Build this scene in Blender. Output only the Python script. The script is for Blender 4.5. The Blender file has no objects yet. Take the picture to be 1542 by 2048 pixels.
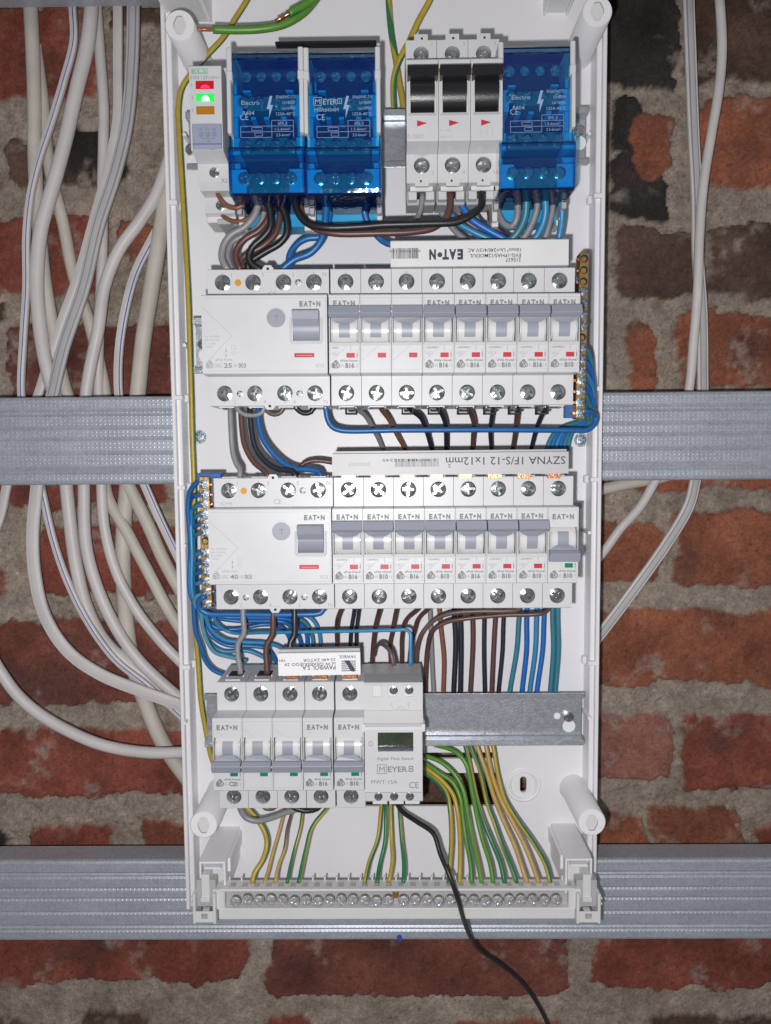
import bpy, math, random
import numpy as np
from mathutils import Matrix, Vector
random.seed(7)
S = 0.001          # everything below is written in millimetres
SC = bpy.context.scene
COL = SC.collection

# ------------------------------------------------------------------ camera, light, exposure
FPX, CX, CY, DCAM = 1540.0, 771.0, 1024.0, 520.0
_p, _y, _r = math.radians(4.348), math.radians(-0.584), math.radians(-0.467)
F = np.array([math.sin(_y)*math.cos(_p), math.cos(_y)*math.cos(_p), -math.sin(_p)])
R0 = np.cross(F, [0, 0, 1.]); R0 /= np.linalg.norm(R0); U0 = np.cross(R0, F)
RT = math.cos(_r)*R0 + math.sin(_r)*U0; UP = -math.sin(_r)*R0 + math.cos(_r)*U0

def at(px, py, Y=0.0):
    "wall point (x, z) in mm seen at photo position px,py on the plane Y (negative = nearer)"
    v = F + (px-CX)/FPX*RT - (py-CY)/FPX*UP
    k = (DCAM+Y)/v[1]
    return v[0]*k, v[2]*k

cam_d = bpy.data.cameras.new('camera'); cam = bpy.data.objects.new('camera', cam_d); COL.objects.link(cam)
cam_d.sensor_fit = 'VERTICAL'; cam_d.sensor_height = 36.0; cam_d.lens = 36.0*FPX/2048.0
cam_d.clip_start = 0.01; cam_d.clip_end = 20
M = Matrix(((RT[0], UP[0], -F[0], 0), (RT[1], UP[1], -F[1], -DCAM*S), (RT[2], UP[2], -F[2], 0), (0, 0, 0, 1)))
cam.matrix_world = M
SC.camera = cam
W = bpy.data.worlds.new('World'); SC.world = W; W.use_nodes = True
nt = W.node_tree; bg = nt.nodes['Background']
tc = nt.nodes.new('ShaderNodeTexCoord'); nz = nt.nodes.new('ShaderNodeTexNoise'); nz.inputs['Scale'].default_value = 1.7
cr = nt.nodes.new('ShaderNodeValToRGB')
cr.color_ramp.elements[0].position = .38; cr.color_ramp.elements[0].color = (.12, .12, .135, 1)
cr.color_ramp.elements[1].position = .62; cr.color_ramp.elements[1].color = (.62, .6, .62, 1)
nt.links.new(tc.outputs['Generated'], nz.inputs['Vector']); nt.links.new(nz.outputs['Fac'], cr.inputs['Fac'])
nt.links.new(cr.outputs['Color'], bg.inputs['Color']); bg.inputs['Strength'].default_value = 0.56
fl = bpy.data.lights.new('phone_flash', 'POINT'); fl.energy = 8.3; fl.shadow_soft_size = 0.0045; fl.color = (1, .98, .985)
flo = bpy.data.objects.new('phone_flash', fl); COL.objects.link(flo); flo.location = (-0.018, -DCAM*S, -0.021)
vs = SC.view_settings; vs.view_transform = 'Standard'; vs.look = 'None'; vs.exposure = 0.0; vs.gamma = 1.0; vs.use_curve_mapping = False

# ------------------------------------------------------------------ materials
MT = {}
def mat(name, col, rough=.5, metal=0., noise=.06, nscale=60, bump=.0, bscale=400, spec=.5, emit=None, es=1., coat=0., sss=0):
    m = bpy.data.materials.new(name); m.use_nodes = True; n = m.node_tree.nodes; l = m.node_tree.links
    b = n['Principled BSDF']; b.inputs['Roughness'].default_value = rough; b.inputs['Metallic'].default_value = metal
    b.inputs['Specular IOR Level'].default_value = spec; b.inputs['Coat Weight'].default_value = coat
    t = n.new('ShaderNodeTexCoord')
    if noise:
        x = n.new('ShaderNodeTexNoise'); x.inputs['Scale'].default_value = nscale; x.inputs['Detail'].default_value = 5
        r = n.new('ShaderNodeMapRange'); r.inputs[3].default_value = 1-noise*1.6; r.inputs[4].default_value = 1+noise*1.6
        mx = n.new('ShaderNodeMix'); mx.data_type = 'RGBA'; mx.blend_type = 'MULTIPLY'; mx.inputs[0].default_value = 1
        mx.inputs[6].default_value = (*col, 1)
        l.new(t.outputs['Object'], x.inputs['Vector']); l.new(x.outputs['Fac'], r.inputs[0])
        l.new(r.outputs[0], mx.inputs[7]); l.new(mx.outputs[2], b.inputs['Base Color'])
    else:
        b.inputs['Base Color'].default_value = (*col, 1)
    if bump:
        x2 = n.new('ShaderNodeTexNoise'); x2.inputs['Scale'].default_value = bscale; x2.inputs['Detail'].default_value = 3
        bp = n.new('ShaderNodeBump'); bp.inputs['Strength'].default_value = bump; bp.inputs['Distance'].default_value = .0004
        l.new(t.outputs['Object'], x2.inputs['Vector']); l.new(x2.outputs['Fac'], bp.inputs['Height']); l.new(bp.outputs[0], b.inputs['Normal'])
    if emit: b.inputs['Emission Color'].default_value = (*emit, 1); b.inputs['Emission Strength'].default_value = es
    MT[name] = m; return m
mat('white_plastic', (.78, .775, .795), .42, bump=.10, bscale=900, noise=.05, nscale=14)
mat('bus_grey', (.47, .47, .475), .45, noise=.04)
mat('grey_plastic', (.57, .575, .59), .38, bump=.12, bscale=1200, noise=.05, nscale=45)
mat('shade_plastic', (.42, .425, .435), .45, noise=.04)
mat('pale_plastic', (.66, .66, .65), .45, noise=.04)
mat('handle_grey', (.27, .295, .345), .4, bump=.1, bscale=1400, noise=.04)
mat('drum_white', (.62, .62, .61), .25, noise=.03)
mat('guide_clear', (.55, .56, .57), .18, noise=.0)
mat('black_plastic', (.012, .012, .014), .28, bump=.25, bscale=1500)
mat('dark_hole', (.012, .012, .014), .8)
mat('seam', (.035, .033, .04), .7)
mat('ink_grey', (.20, .205, .21), .6, noise=0)
mat('ink_light', (.36, .365, .37), .6, noise=0)
mat('ink_dark', (.035, .037, .06), .6, noise=0)
mat('ink_white', (.26, .38, .56), .6, noise=0)
mat('ink_green', (.12, .42, .2), .6, noise=0)
mat('flag_red', (.52, .03, .045), .3, noise=.05)
mat('flag_green', (.0, .2, .12), .3)
mat('led_red', (.4, .01, .02), .2, emit=(1, .01, .04), es=.12)
mat('led_green', (.02, .5, .06), .2, emit=(.02, .9, .1), es=.55)
mat('led_core', (.6, 1, .7), .2, emit=(.6, 1, .75), es=2.5)
mat('led_redcore', (.9, .05, .1), .2, emit=(1, .03, .1), es=.45)
mat('led_amber', (.36, .15, .015), .2, emit=(1, .35, .02), es=.05)
mat('button_amber', (.62, .3, .03), .3)
mat('screw_steel', (.58, .62, .61), .2, 1., noise=.2, nscale=500, bump=.45, bscale=420)
mat('screw_bright', (.80, .82, .84), .3, .85, noise=.3, nscale=500, bump=.6, bscale=500)
mat('screw_slot_shade', (.16, .17, .17), .3, 1., noise=.3, nscale=500, bump=.5, bscale=500)  # darker steel: shade of the cross and slot recess put into the colour
mat('screw_dull', (.27, .31, .35), .42, 1., noise=.2, nscale=900, bump=.7, bscale=900)
mat('brass', (.62, .40, .15), .32, 1., noise=.25, nscale=300, bump=.35, bscale=500)
mat('copper', (.72, .33, .17), .3, 1., noise=.2, nscale=500, bump=.5, bscale=900)
mat('lcd', (.045, .06, .04), .12, noise=.3, nscale=200)
mat('blue_body', (.02, .33, .62), .35, noise=.06)
mat('blue_carrier', (.015, .11, .36), .4)
WC = dict(grey=(.235, .235, .25), brown=(.10, .048, .038), rust=(.20, .085, .05), black=(.013, .013, .016), blue=(.012, .115, .34),
          sky=(.03, .22, .42), teal=(.035, .19, .26), yellow=(.42, .30, .035), sand=(.46, .30, .09), green=(.09, .25, .028),
          dgreen=(.02, .17, .06), navy=(.018, .02, .032), cobalt=(.01, .13, .45), greybrown=(.13, .085, .075), pale_blue=(.10, .3, .40))
for k, v in WC.items(): mat('wire_'+k, v, .38, noise=.12, nscale=250, bump=.15, bscale=500)
mat('cable_white', (.60, .575, .56), .45, noise=.10, nscale=40, bump=.2, bscale=500)
mat('cable_grey', (.47, .46, .47), .45, noise=.10, nscale=40, bump=.2, bscale=500)
mat('cable_beige', (.55, .51, .45), .55, noise=.16, nscale=40, bump=.3, bscale=300)
mat('line_blue', (.03, .08, .42), .5)
mat('line_dark', (.25, .24, .25), .5)
# blue transparent cover
m = bpy.data.materials.new('clear_blue'); m.use_nodes = True; n = m.node_tree.nodes; l = m.node_tree.links; n.clear()
o = n.new('ShaderNodeOutputMaterial'); tr = n.new('ShaderNodeBsdfTransparent'); tr.inputs[0].default_value = (.58, .92, 1.0, 1)
df = n.new('ShaderNodeBsdfDiffuse'); df.inputs[0].default_value = (.0, .07, .6, 1)
gl = n.new('ShaderNodeBsdfGlossy'); gl.inputs['Roughness'].default_value = .08
bn = n.new('ShaderNodeTexNoise'); bn.inputs['Scale'].default_value = 90; bpn = n.new('ShaderNodeBump'); bpn.inputs['Strength'].default_value = .6; bpn.inputs['Distance'].default_value = .001
tcc = n.new('ShaderNodeTexCoord'); l.new(tcc.outputs['Object'], bn.inputs['Vector']); l.new(bn.outputs['Fac'], bpn.inputs['Height']); l.new(bpn.outputs[0], gl.inputs['Normal'])
a = n.new('ShaderNodeMixShader'); a.inputs[0].default_value = .085; fr = n.new('ShaderNodeFresnel'); b2 = n.new('ShaderNodeMixShader')
l.new(tr.outputs[0], a.inputs[1]); l.new(df.outputs[0], a.inputs[2]); l.new(fr.outputs[0], b2.inputs[0]); l.new(a.outputs[0], b2.inputs[1]); l.new(gl.outputs[0], b2.inputs[2]); l.new(b2.outputs[0], o.inputs[0])
MT['clear_blue'] = m
m2 = m.copy(); m2.name = 'clear_window'; MT['clear_window'] = m2
for nd in m2.node_tree.nodes:
    if nd.type == 'BSDF_TRANSPARENT': nd.inputs[0].default_value = (.86, .88, .95, 1)
    if nd.type == 'BSDF_DIFFUSE': nd.inputs[0].default_value = (.6, .62, .7, 1)
# galvanised steels
def steel(name, col, metal, rough, knurl):
    m = mat(name, col, rough, metal, noise=0); n = m.node_tree.nodes; l = m.node_tree.links; b = n['Principled BSDF']
    t = n.new('ShaderNodeTexCoord')
    x = n.new('ShaderNodeTexNoise'); x.inputs['Scale'].default_value = 35 if knurl else 170; x.inputs['Detail'].default_value = 8; x.inputs['Roughness'].default_value = .7
    mp = n.new('ShaderNodeMapping'); mp.inputs['Scale'].default_value = (.5, 1, 2.2) if knurl else (1, 1, 1)
    l.new(t.outputs['Object'], mp.inputs[0]); l.new(mp.outputs[0], x.inputs['Vector'])
    v = n.new('ShaderNodeTexVoronoi'); v.inputs['Scale'].default_value = 900; l.new(t.outputs['Object'], v.inputs['Vector'])
    r = n.new('ShaderNodeValToRGB'); e = r.color_ramp.elements
    e[0].position = .3; e[0].color = tuple(c*.84 for c in col)+(1,); e[1].position = .75; e[1].color = tuple(min(1, c*1.12) for c in col)+(1,)
    ad = n.new('ShaderNodeMath'); ad.operation = 'MULTIPLY_ADD'; ad.inputs[1].default_value = .35
    sp = n.new('ShaderNodeSeparateColor'); l.new(v.outputs['Color'], sp.inputs[0]); l.new(sp.outputs[0], ad.inputs[0])
    sb = n.new('ShaderNodeMath'); sb.operation = 'SUBTRACT'; sb.inputs[1].default_value = .17; l.new(x.outputs['Fac'], sb.inputs[0]); l.new(sb.outputs[0], ad.inputs[2])
    l.new(ad.outputs[0], r.inputs[0]); l.new(r.outputs[0], b.inputs['Base Color'])
    bp = n.new('ShaderNodeBump'); bp.inputs['Distance'].default_value = .0006; bp.inputs['Strength'].default_value = .25
    if knurl:
        s = n.new('ShaderNodeSeparateXYZ'); l.new(t.outputs['Object'], s.inputs[0])
        def sn(i, k):
            a = n.new('ShaderNodeMath'); a.operation = 'MULTIPLY'; a.inputs[1].default_value = k; l.new(s.outputs[i], a.inputs[0])
            c = n.new('ShaderNodeMath'); c.operation = 'SINE'; l.new(a.outputs[0], c.inputs[0]); return c
        aa = sn(0, 2*math.pi/.0030); cc = sn(2, 2*math.pi/.0026)
        def pos(x_):
            q_ = n.new('ShaderNodeMath'); q_.operation = 'MAXIMUM'; q_.inputs[1].default_value = 0; l.new(x_.outputs[0], q_.inputs[0]); return q_
        aa, cc = pos(aa), pos(cc)
        mu = n.new('ShaderNodeMath'); mu.operation = 'MULTIPLY'; l.new(aa.outputs[0], mu.inputs[0]); l.new(cc.outputs[0], mu.inputs[1])
        mxx = n.new('ShaderNodeMath'); mxx.operation = 'MAXIMUM'; mxx.inputs[1].default_value = 0; l.new(mu.outputs[0], mxx.inputs[0])
        n3 = n.new('ShaderNodeTexNoise'); n3.inputs['Scale'].default_value = 25; l.new(t.outputs['Object'], n3.inputs['Vector'])
        m4 = n.new('ShaderNodeMath'); m4.operation = 'MULTIPLY'; l.new(mxx.outputs[0], m4.inputs[0]); l.new(n3.outputs['Fac'], m4.inputs[1])
        l.new(m4.outputs[0], bp.inputs['Height']); bp.inputs['Strength'].default_value = .38; bp.inputs['Distance'].default_value = .0008
    else: l.new(ad.outputs[0], bp.inputs['Height'])
    l.new(bp.outputs[0], b.inputs['Normal'])
steel('profile_steel', (.47, .51, .57), .45, .45, True)
steel('rail_steel', (.52, .55, .59), .7, .33, False)

# ------------------------------------------------------------------ mesh builder
class MB:
    def __init__(s): s.v = []; s.f = []; s.m = []; s.names = []; s.sm = []
    def mi(s, name):
        if name not in s.names: s.names.append(name)
        return s.names.index(name)
    def add(s, vs, fs, m, smooth=False):
        b = len(s.v); s.v += [tuple(p) for p in vs]; k = s.mi(m)
        for f in fs: s.f.append([b+i for i in f]); s.m.append(k); s.sm.append(smooth)
    def box(s, x0, x1, y0, y1, z0, z1, m, c=.25):
        c = min(c, abs(x1-x0)*.3, abs(y1-y0)*.3, abs(z1-z0)*.3)
        X = (x0, x1); Y = (y0, y1); Z = (z0, z1); v = []; idx = {}
        for i in (0, 1):
            for j in (0, 1):
                for k in (0, 1):
                    sx, sy, sz = (1-2*i)*c, (1-2*j)*c, (1-2*k)*c
                    for a in range(3):
                        p = [X[i]+(0 if a == 0 else sx), Y[j]+(0 if a == 1 else sy), Z[k]+(0 if a == 2 else sz)]
                        idx[(i, j, k, a)] = len(v); v.append(p)
        q = []
        for i in (0, 1):
            q.append([idx[(i, 0, 0, 0)], idx[(i, 1, 0, 0)], idx[(i, 1, 1, 0)], idx[(i, 0, 1, 0)]])
            q.append([idx[(0, i, 0, 1)], idx[(1, i, 0, 1)], idx[(1, i, 1, 1)], idx[(0, i, 1, 1)]])
            q.append([idx[(0, 0, i, 2)], idx[(1, 0, i, 2)], idx[(1, 1, i, 2)], idx[(0, 1, i, 2)]])
            for j in (0, 1):
                q.append([idx[(i, j, 0, 0)], idx[(i, j, 1, 0)], idx[(i, j, 1, 1)], idx[(i, j, 0, 1)]])
                q.append([idx[(i, 0, j, 0)], idx[(i, 1, j, 0)], idx[(i, 1, j, 2)], idx[(i, 0, j, 2)]])
                q.append([idx[(0, i, j, 1)], idx[(1, i, j, 1)], idx[(1, i, j, 2)], idx[(0, i, j, 2)]])
                for k in (0, 1): q.append([idx[(i, j, k, 0)], idx[(i, j, k, 1)], idx[(i, j, k, 2)]])
        s.add(v, q, m)
    def prof(s, pts, x0, x1, m, smooth=False, cap=True):
        "extrude a closed (y,z) polygon along x"
        n = len(pts); v = [(x0, y, z) for y, z in pts]+[(x1, y, z) for y, z in pts]
        s.add(v, [[i, (i+1) % n, n+(i+1) % n, n+i] for i in range(n)], m, smooth)
        if cap: s.add(v, [list(range(n)), list(range(n, 2*n))], m)
    def plate(s, pts, y0, y1, m):
        "extrude a closed (x,z) polygon along y"
        n = len(pts); v = [(x, y0, z) for x, z in pts]+[(x, y1, z) for x, z in pts]
        s.add(v, [[i, (i+1) % n, n+(i+1) % n, n+i] for i in range(n)]+[list(range(n)), list(range(n, 2*n))], m)
    def flat(s, pts, y, m): s.add([(x, y, z) for x, z in pts], [list(range(len(pts)))], m)
    def rect(s, x0, x1, z0, z1, y, m): s.flat([(x0, z0), (x1, z0), (x1, z1), (x0, z1)], y, m)
    def line(s, a, b, w, y, m):
        dx, dz = b[0]-a[0], b[1]-a[1]; L = math.hypot(dx, dz) or 1; nx, nz = -dz/L*w/2, dx/L*w/2
        s.flat([(a[0]+nx, a[1]+nz), (b[0]+nx, b[1]+nz), (b[0]-nx, b[1]-nz), (a[0]-nx, a[1]-nz)], y, m)
    def poly(s, pts, w, y, m, close=False):
        for i in range(len(pts)-(0 if close else 1)): s.line(pts[i], pts[(i+1) % len(pts)], w, y, m)
    def hole(s, outer, inner, y, yb, m, mb=None, mw=None):
        "front face at y between two loops of equal length, a wall back to yb and a floor"
        n = len(outer); v = [(x, y, z) for x, z in outer]+[(x, y, z) for x, z in inner]+[(x, yb, z) for x, z in inner]
        s.add(v, [[i, (i+1) % n, n+(i+1) % n, n+i] for i in range(n)], m)
        s.add(v, [[n+i, n+(i+1) % n, 2*n+(i+1) % n, 2*n+i] for i in range(n)], mw or m)
        if mb: s.add(v, [list(range(2*n, 3*n))], mb)
    def rhole(s, x0, x1, z0, z1, cx, cz, r, y, yb, m, mb, n=28, mw=None):
        inner = []; outer = []
        for i in range(n):
            a = 2*math.pi*(i+.5)/n; c, d = math.cos(a), math.sin(a); inner.append((cx+r*c, cz+r*d))
            t = min(((x1-cx)/c if c > 0 else (x0-cx)/c) if abs(c) > 1e-6 else 9e9, ((z1-cz)/d if d > 0 else (z0-cz)/d) if abs(d) > 1e-6 else 9e9)
            outer.append((cx+t*c, cz+t*d))
        s.hole(outer, inner, y, yb, m, mb, mw)
        for X in (x0, x1):
            for Z in (z0, z1):
                # corner fillers
                o = sorted(range(n), key=lambda i: (outer[i][0]-X)**2+(outer[i][1]-Z)**2)[:2]
                s.flat([outer[o[0]], (X, Z), outer[o[1]]], y, m)
    def qhole(s, x0, x1, z0, z1, a0, a1, b0, b1, y, yb, m, mb, mw=None):
        s.hole([(x0, z0), (x1, z0), (x1, z1), (x0, z1)], [(a0, b0), (a1, b0), (a1, b1), (a0, b1)], y, yb, m, mb, mw)
    def cyl(s, cx, cz, r, y0, y1, m, n=24, r2=None, smooth=True):
        r2 = r if r2 is None else r2
        v = [(cx+r*math.cos(2*math.pi*i/n), y0, cz+r*math.sin(2*math.pi*i/n)) for i in range(n)]+[(cx+r2*math.cos(2*math.pi*i/n), y1, cz+r2*math.sin(2*math.pi*i/n)) for i in range(n)]
        s.add(v, [[i, (i+1) % n, n+(i+1) % n, n+i] for i in range(n)], m, smooth); s.add(v, [list(range(n)), list(range(n, 2*n))], m)
    def disc(s, cx, cz, r, y, m, n=20): s.flat([(cx+r*math.cos(2*math.pi*i/n), cz+r*math.sin(2*math.pi*i/n)) for i in range(n)], y, m)
    def xcyl(s, cy, cz, r, x0, x1, m, a0, a1, n=14, r0=0):
        "part of a cylinder with its axis along x; angles in degrees, 0 = to the viewer, + = up"
        pts = [(cy-r*math.cos(math.radians(a0+(a1-a0)*i/n)), cz+r*math.sin(math.radians(a0+(a1-a0)*i/n))) for i in range(n+1)]
        if r0: pts += [(cy-r0*math.cos(math.radians(a1+(a0-a1)*i/n)), cz+r0*math.sin(math.radians(a1+(a0-a1)*i/n))) for i in range(n+1)]
        else: pts.append((cy, cz))
        k = len(pts); v = [(x0, y, z) for y, z in pts]+[(x1, y, z) for y, z in pts]
        s.add(v, [[i, i+1, k+i+1, k+i] for i in range(n)], m, True)
        s.add(v, [[i, (i+1) % k, k+(i+1) % k, k+i] for i in range(n, k)]+[list(range(k)), list(range(k, 2*k))], m)
    def text(s, t, x, z, h, y, m, w=None, rot=0, bold=0., al='L', shear=0.):
        vs_, fs_, tw, th = glyphs(t, bold)
        k = h/.72; sx = k if w is None else w/max(tw, 1e-6)
        if w is None: w = tw*k
        ox = {'L': 0, 'C': -w/2, 'R': -w}[al]; ca, sa = math.cos(math.radians(rot)), math.sin(math.radians(rot))
        out = []
        for a, b in vs_:
            u = a*sx+ox+b*k*shear; q = b*k; out.append((x+u*ca-q*sa, y, z+u*sa+q*ca))
        s.add(out, fs_, m)
    def rotated(s, other, ang, ox=0, oz=0, dx=0, dz=0):
        pass
    def mesh(s, name, off=(0, 0, 0)):
        me = bpy.data.meshes.new(name)
        me.from_pydata([((x-off[0])*S, (y-off[1])*S, (z-off[2])*S) for x, y, z in s.v], [], s.f)
        for nme in s.names: me.materials.append(MT[nme])
        me.polygons.foreach_set('material_index', s.m); me.polygons.foreach_set('use_smooth', s.sm)
        me.update(); return me
_g = {}
def glyphs(t, bold):
    k = (t, bold)
    if k in _g: return _g[k]
    c = bpy.data.curves.new('t', 'FONT'); c.body = t; c.size = 1; c.resolution_u = 2; c.offset = bold; c.fill_mode = 'FRONT'
    o = bpy.data.objects.new('t', c); COL.objects.link(o); bpy.context.view_layer.update()
    me = o.evaluated_get(bpy.context.evaluated_depsgraph_get()).to_mesh()
    vs_ = [(v.co.x, v.co.y) for v in me.vertices]; fs_ = [list(p.vertices) for p in me.polygons]
    o.evaluated_get(bpy.context.evaluated_depsgraph_get()).to_mesh_clear(); bpy.data.objects.remove(o); bpy.data.curves.remove(c)
    x0 = min(v[0] for v in vs_); vs_ = [(a-x0, b) for a, b in vs_]; tw = max(v[0] for v in vs_)
    _g[k] = (vs_, fs_, tw, .72); return _g[k]

# ------------------------------------------------------------------ things and parts
def tag(o, label, cat, group=None, kind=None):
    if label: o['label'] = label
    if cat: o['category'] = cat
    if group: o['group'] = group
    if kind: o['kind'] = kind
    return o
YB = {}
def thing(name, label, cat, x, z, yb=-30, rot=0, group=None):
    o = bpy.data.objects.new(name, None); COL.objects.link(o); o.empty_display_size = .01
    o.location = (x*S, yb*S, z*S); o.rotation_euler = (0, -math.radians(rot), 0); YB[o.name] = yb
    return tag(o, label, cat, group)
def part(name, mb, parent, label=None, loc=None, rot=None):
    if isinstance(mb, MB): me = mb.mesh(name, (0, YB.get(parent.name, 0) if loc is None else 0, 0))
    else: me = mb
    o = bpy.data.objects.new(name, me); COL.objects.link(o); o.parent = parent
    if loc is not None: o.location = (loc[0]*S, (loc[1]-YB.get(parent.name, 0))*S, loc[2]*S)
    if rot is not None: o.rotation_euler = (0, math.radians(rot), 0)
    if label: o['label'] = label
    YB[o.name] = YB.get(parent.name, 0) if loc is None else loc[1]
    return o
def solo(name, mb, label, cat, org, group=None):
    me = mb.mesh(name, org); o = bpy.data.objects.new(name, me); COL.objects.link(o)
    o.location = tuple(c*S for c in org); return tag(o, label, cat, group)
_cache = {}
def cached(key, fn):
    if key not in _cache: _cache[key] = fn()
    return _cache[key]

def screw_mesh(r, m='screw_steel', slot=True):
    def mk():
        b = MB(); n = 40; rings = [0, .14, .2, .34, .5, .62, .8, .93, 1.0]; v = []
        for q in rings:
            for i in range(n):
                a = 2*math.pi*i/n; x, z = q*math.cos(a), q*math.sin(a)
                y = .16*q*q*r
                lim = .95 if (slot and abs(z) < .11) else .6
                if (abs(x) < .15 or abs(z) < .15) and q <= .62 or (slot and abs(z) < .13 and q < .95): y += .34*r
                if abs(abs(x)-abs(z)) < .07 and q < .45: y += .12*r
                v.append((x*r, y, z*r))
        f = [[k*n+i, k*n+(i+1) % n, (k+1)*n+(i+1) % n, (k+1)*n+i] for k in range(len(rings)-1) for i in range(n)]
        deep = [all(v[i][1] > .16*r+.12*r and math.hypot(v[i][0], v[i][2]) < .9*r for i in q) for q in f]
        b.add(v, [q for q, d in zip(f, deep) if not d], m); b.add(v, [q for q, d in zip(f, deep) if d], 'screw_slot_shade'); b.cyl(0, 0, r, .16*r, .9*r, m, n=n)
        return b.mesh('terminal_screw')
    return cached(('screw', round(r, 2), m, slot), mk)
def screw(parent, x, y, z, r=4.0, m='screw_steel', name='terminal_screw', slot=True):
    return part(name, screw_mesh(r, m, slot), parent, loc=(x, y, z), rot=random.uniform(0, 180))

def logo(b, x, z, h, y, m, w):
    "brand lettering: E A T dot N"
    b.text('E', x, z, h, y, m, w=w*.17, bold=.06); b.text('A', x+w*.2, z, h, y, m, w=w*.21, bold=.06); b.text('T', x+w*.42, z, h, y, m, w=w*.19, bold=.06)
    b.disc(x+w*.685, z+h*.5, h*.27, y, m, 12); b.text('N', x+w*.8, z, h, y, m, w=w*.2, bold=.06)
def house(b, x, z, w, y, m='ink_grey'):
    b.flat([(x, z+w*.1), (x+w*.42, z), (x+w*.42, z+w*.52), (x+w*.18, z+w*.78), (x, z+w*.55)], y, m)
    b.flat([(x+w*.46, z), (x+w*.92, z+w*.12), (x+w*.92, z+w*.5), (x+w*.66, z+w*.86), (x+w*.46, z+w*.54)], y, m)
    b.flat([(x+w*.22, z+w*.82), (x+w*.46, z+w*.6), (x+w*.68, z+w*.92), (x+w*.45, z+w)], y, m)
    b.line((x+w*.55, z+w*.1), (x+w*.72, z+w*.6), w*.07, y-.03, 'grey_plastic'); b.line((x+w*.72, z+w*.6), (x+w*.84, z+w*.15), w*.07, y-.03, 'grey_plastic')

YF, YS, YR = -84.0, -70.0, -30.0
def entry(b, cx, s, w=9):
    "wire entry on the upper (s=1) or lower (s=-1) end of a pole"
    z = s*39.06
    def q(x0, x1, y0, y1, m, dz=0): b.add([(x0, y0, z+s*dz), (x1, y0, z+s*dz), (x1, y1, z+s*dz), (x0, y1, z+s*dz)], [[0, 1, 2, 3]], m)
    q(cx-w/2, cx+w/2, -57, -46, 'dark_hole', .02)
    b.box(cx-w/2, cx+w/2, -66.4, -64.6, z-.6, z+.5 if s > 0 else z+.6, 'pale_plastic', .1)
    b.box(cx-w/2-.8, cx-w/2, -58, -44, z-.7, z+.7, 'pale_plastic', .1); b.box(cx+w/2, cx+w/2+.8, -58, -44, z-.7, z+.7, 'pale_plastic', .1)

def shell(b, x0, x1, z0, z1, s, far=None):
    "outer walls behind a shoulder face, hollow where the screws sit"
    ze = z1 if s > 0 else z0; o = ze+s*.4
    b.add([(x0, YS, ze), (x1, YS, ze), (x1, YS+.5, o), (x0, YS+.5, o), (x1, -32, o), (x0, -32, o)], [[0, 1, 2, 3], [3, 2, 4, 5]], 'grey_plastic')
    for X in (x0, x1): b.add([(X, YS, z0), (X, YS, z1), (X, -32, z1), (X, -32, z0)], [[0, 1, 2, 3]], 'grey_plastic')
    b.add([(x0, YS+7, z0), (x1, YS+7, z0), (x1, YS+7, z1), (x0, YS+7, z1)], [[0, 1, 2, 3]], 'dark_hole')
def pole_body(n, w=17.5, tabs=False):
    b = MB(); W_ = n*w
    for i in range(n):
        x0 = -W_/2+i*w+.12; x1 = x0+w-.24; c = (x0+x1)/2
        for s in (1, -1):
            z0, z1 = (21.2, 38.6) if s > 0 else (-38.6, -21.2)
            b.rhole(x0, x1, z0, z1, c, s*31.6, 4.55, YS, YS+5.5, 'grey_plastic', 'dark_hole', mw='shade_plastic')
            shell(b, x0, x1, z0, z1, s)
            entry(b, c, s)
            b.line((c, s*37.2), (c, s*36.4), .18, YS-.03, 'seam')
        b.box(x0, x1, -69.8, -31, -21.5, 21.5, 'grey_plastic', .2)
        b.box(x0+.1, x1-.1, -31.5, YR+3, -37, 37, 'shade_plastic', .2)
    return b

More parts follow.
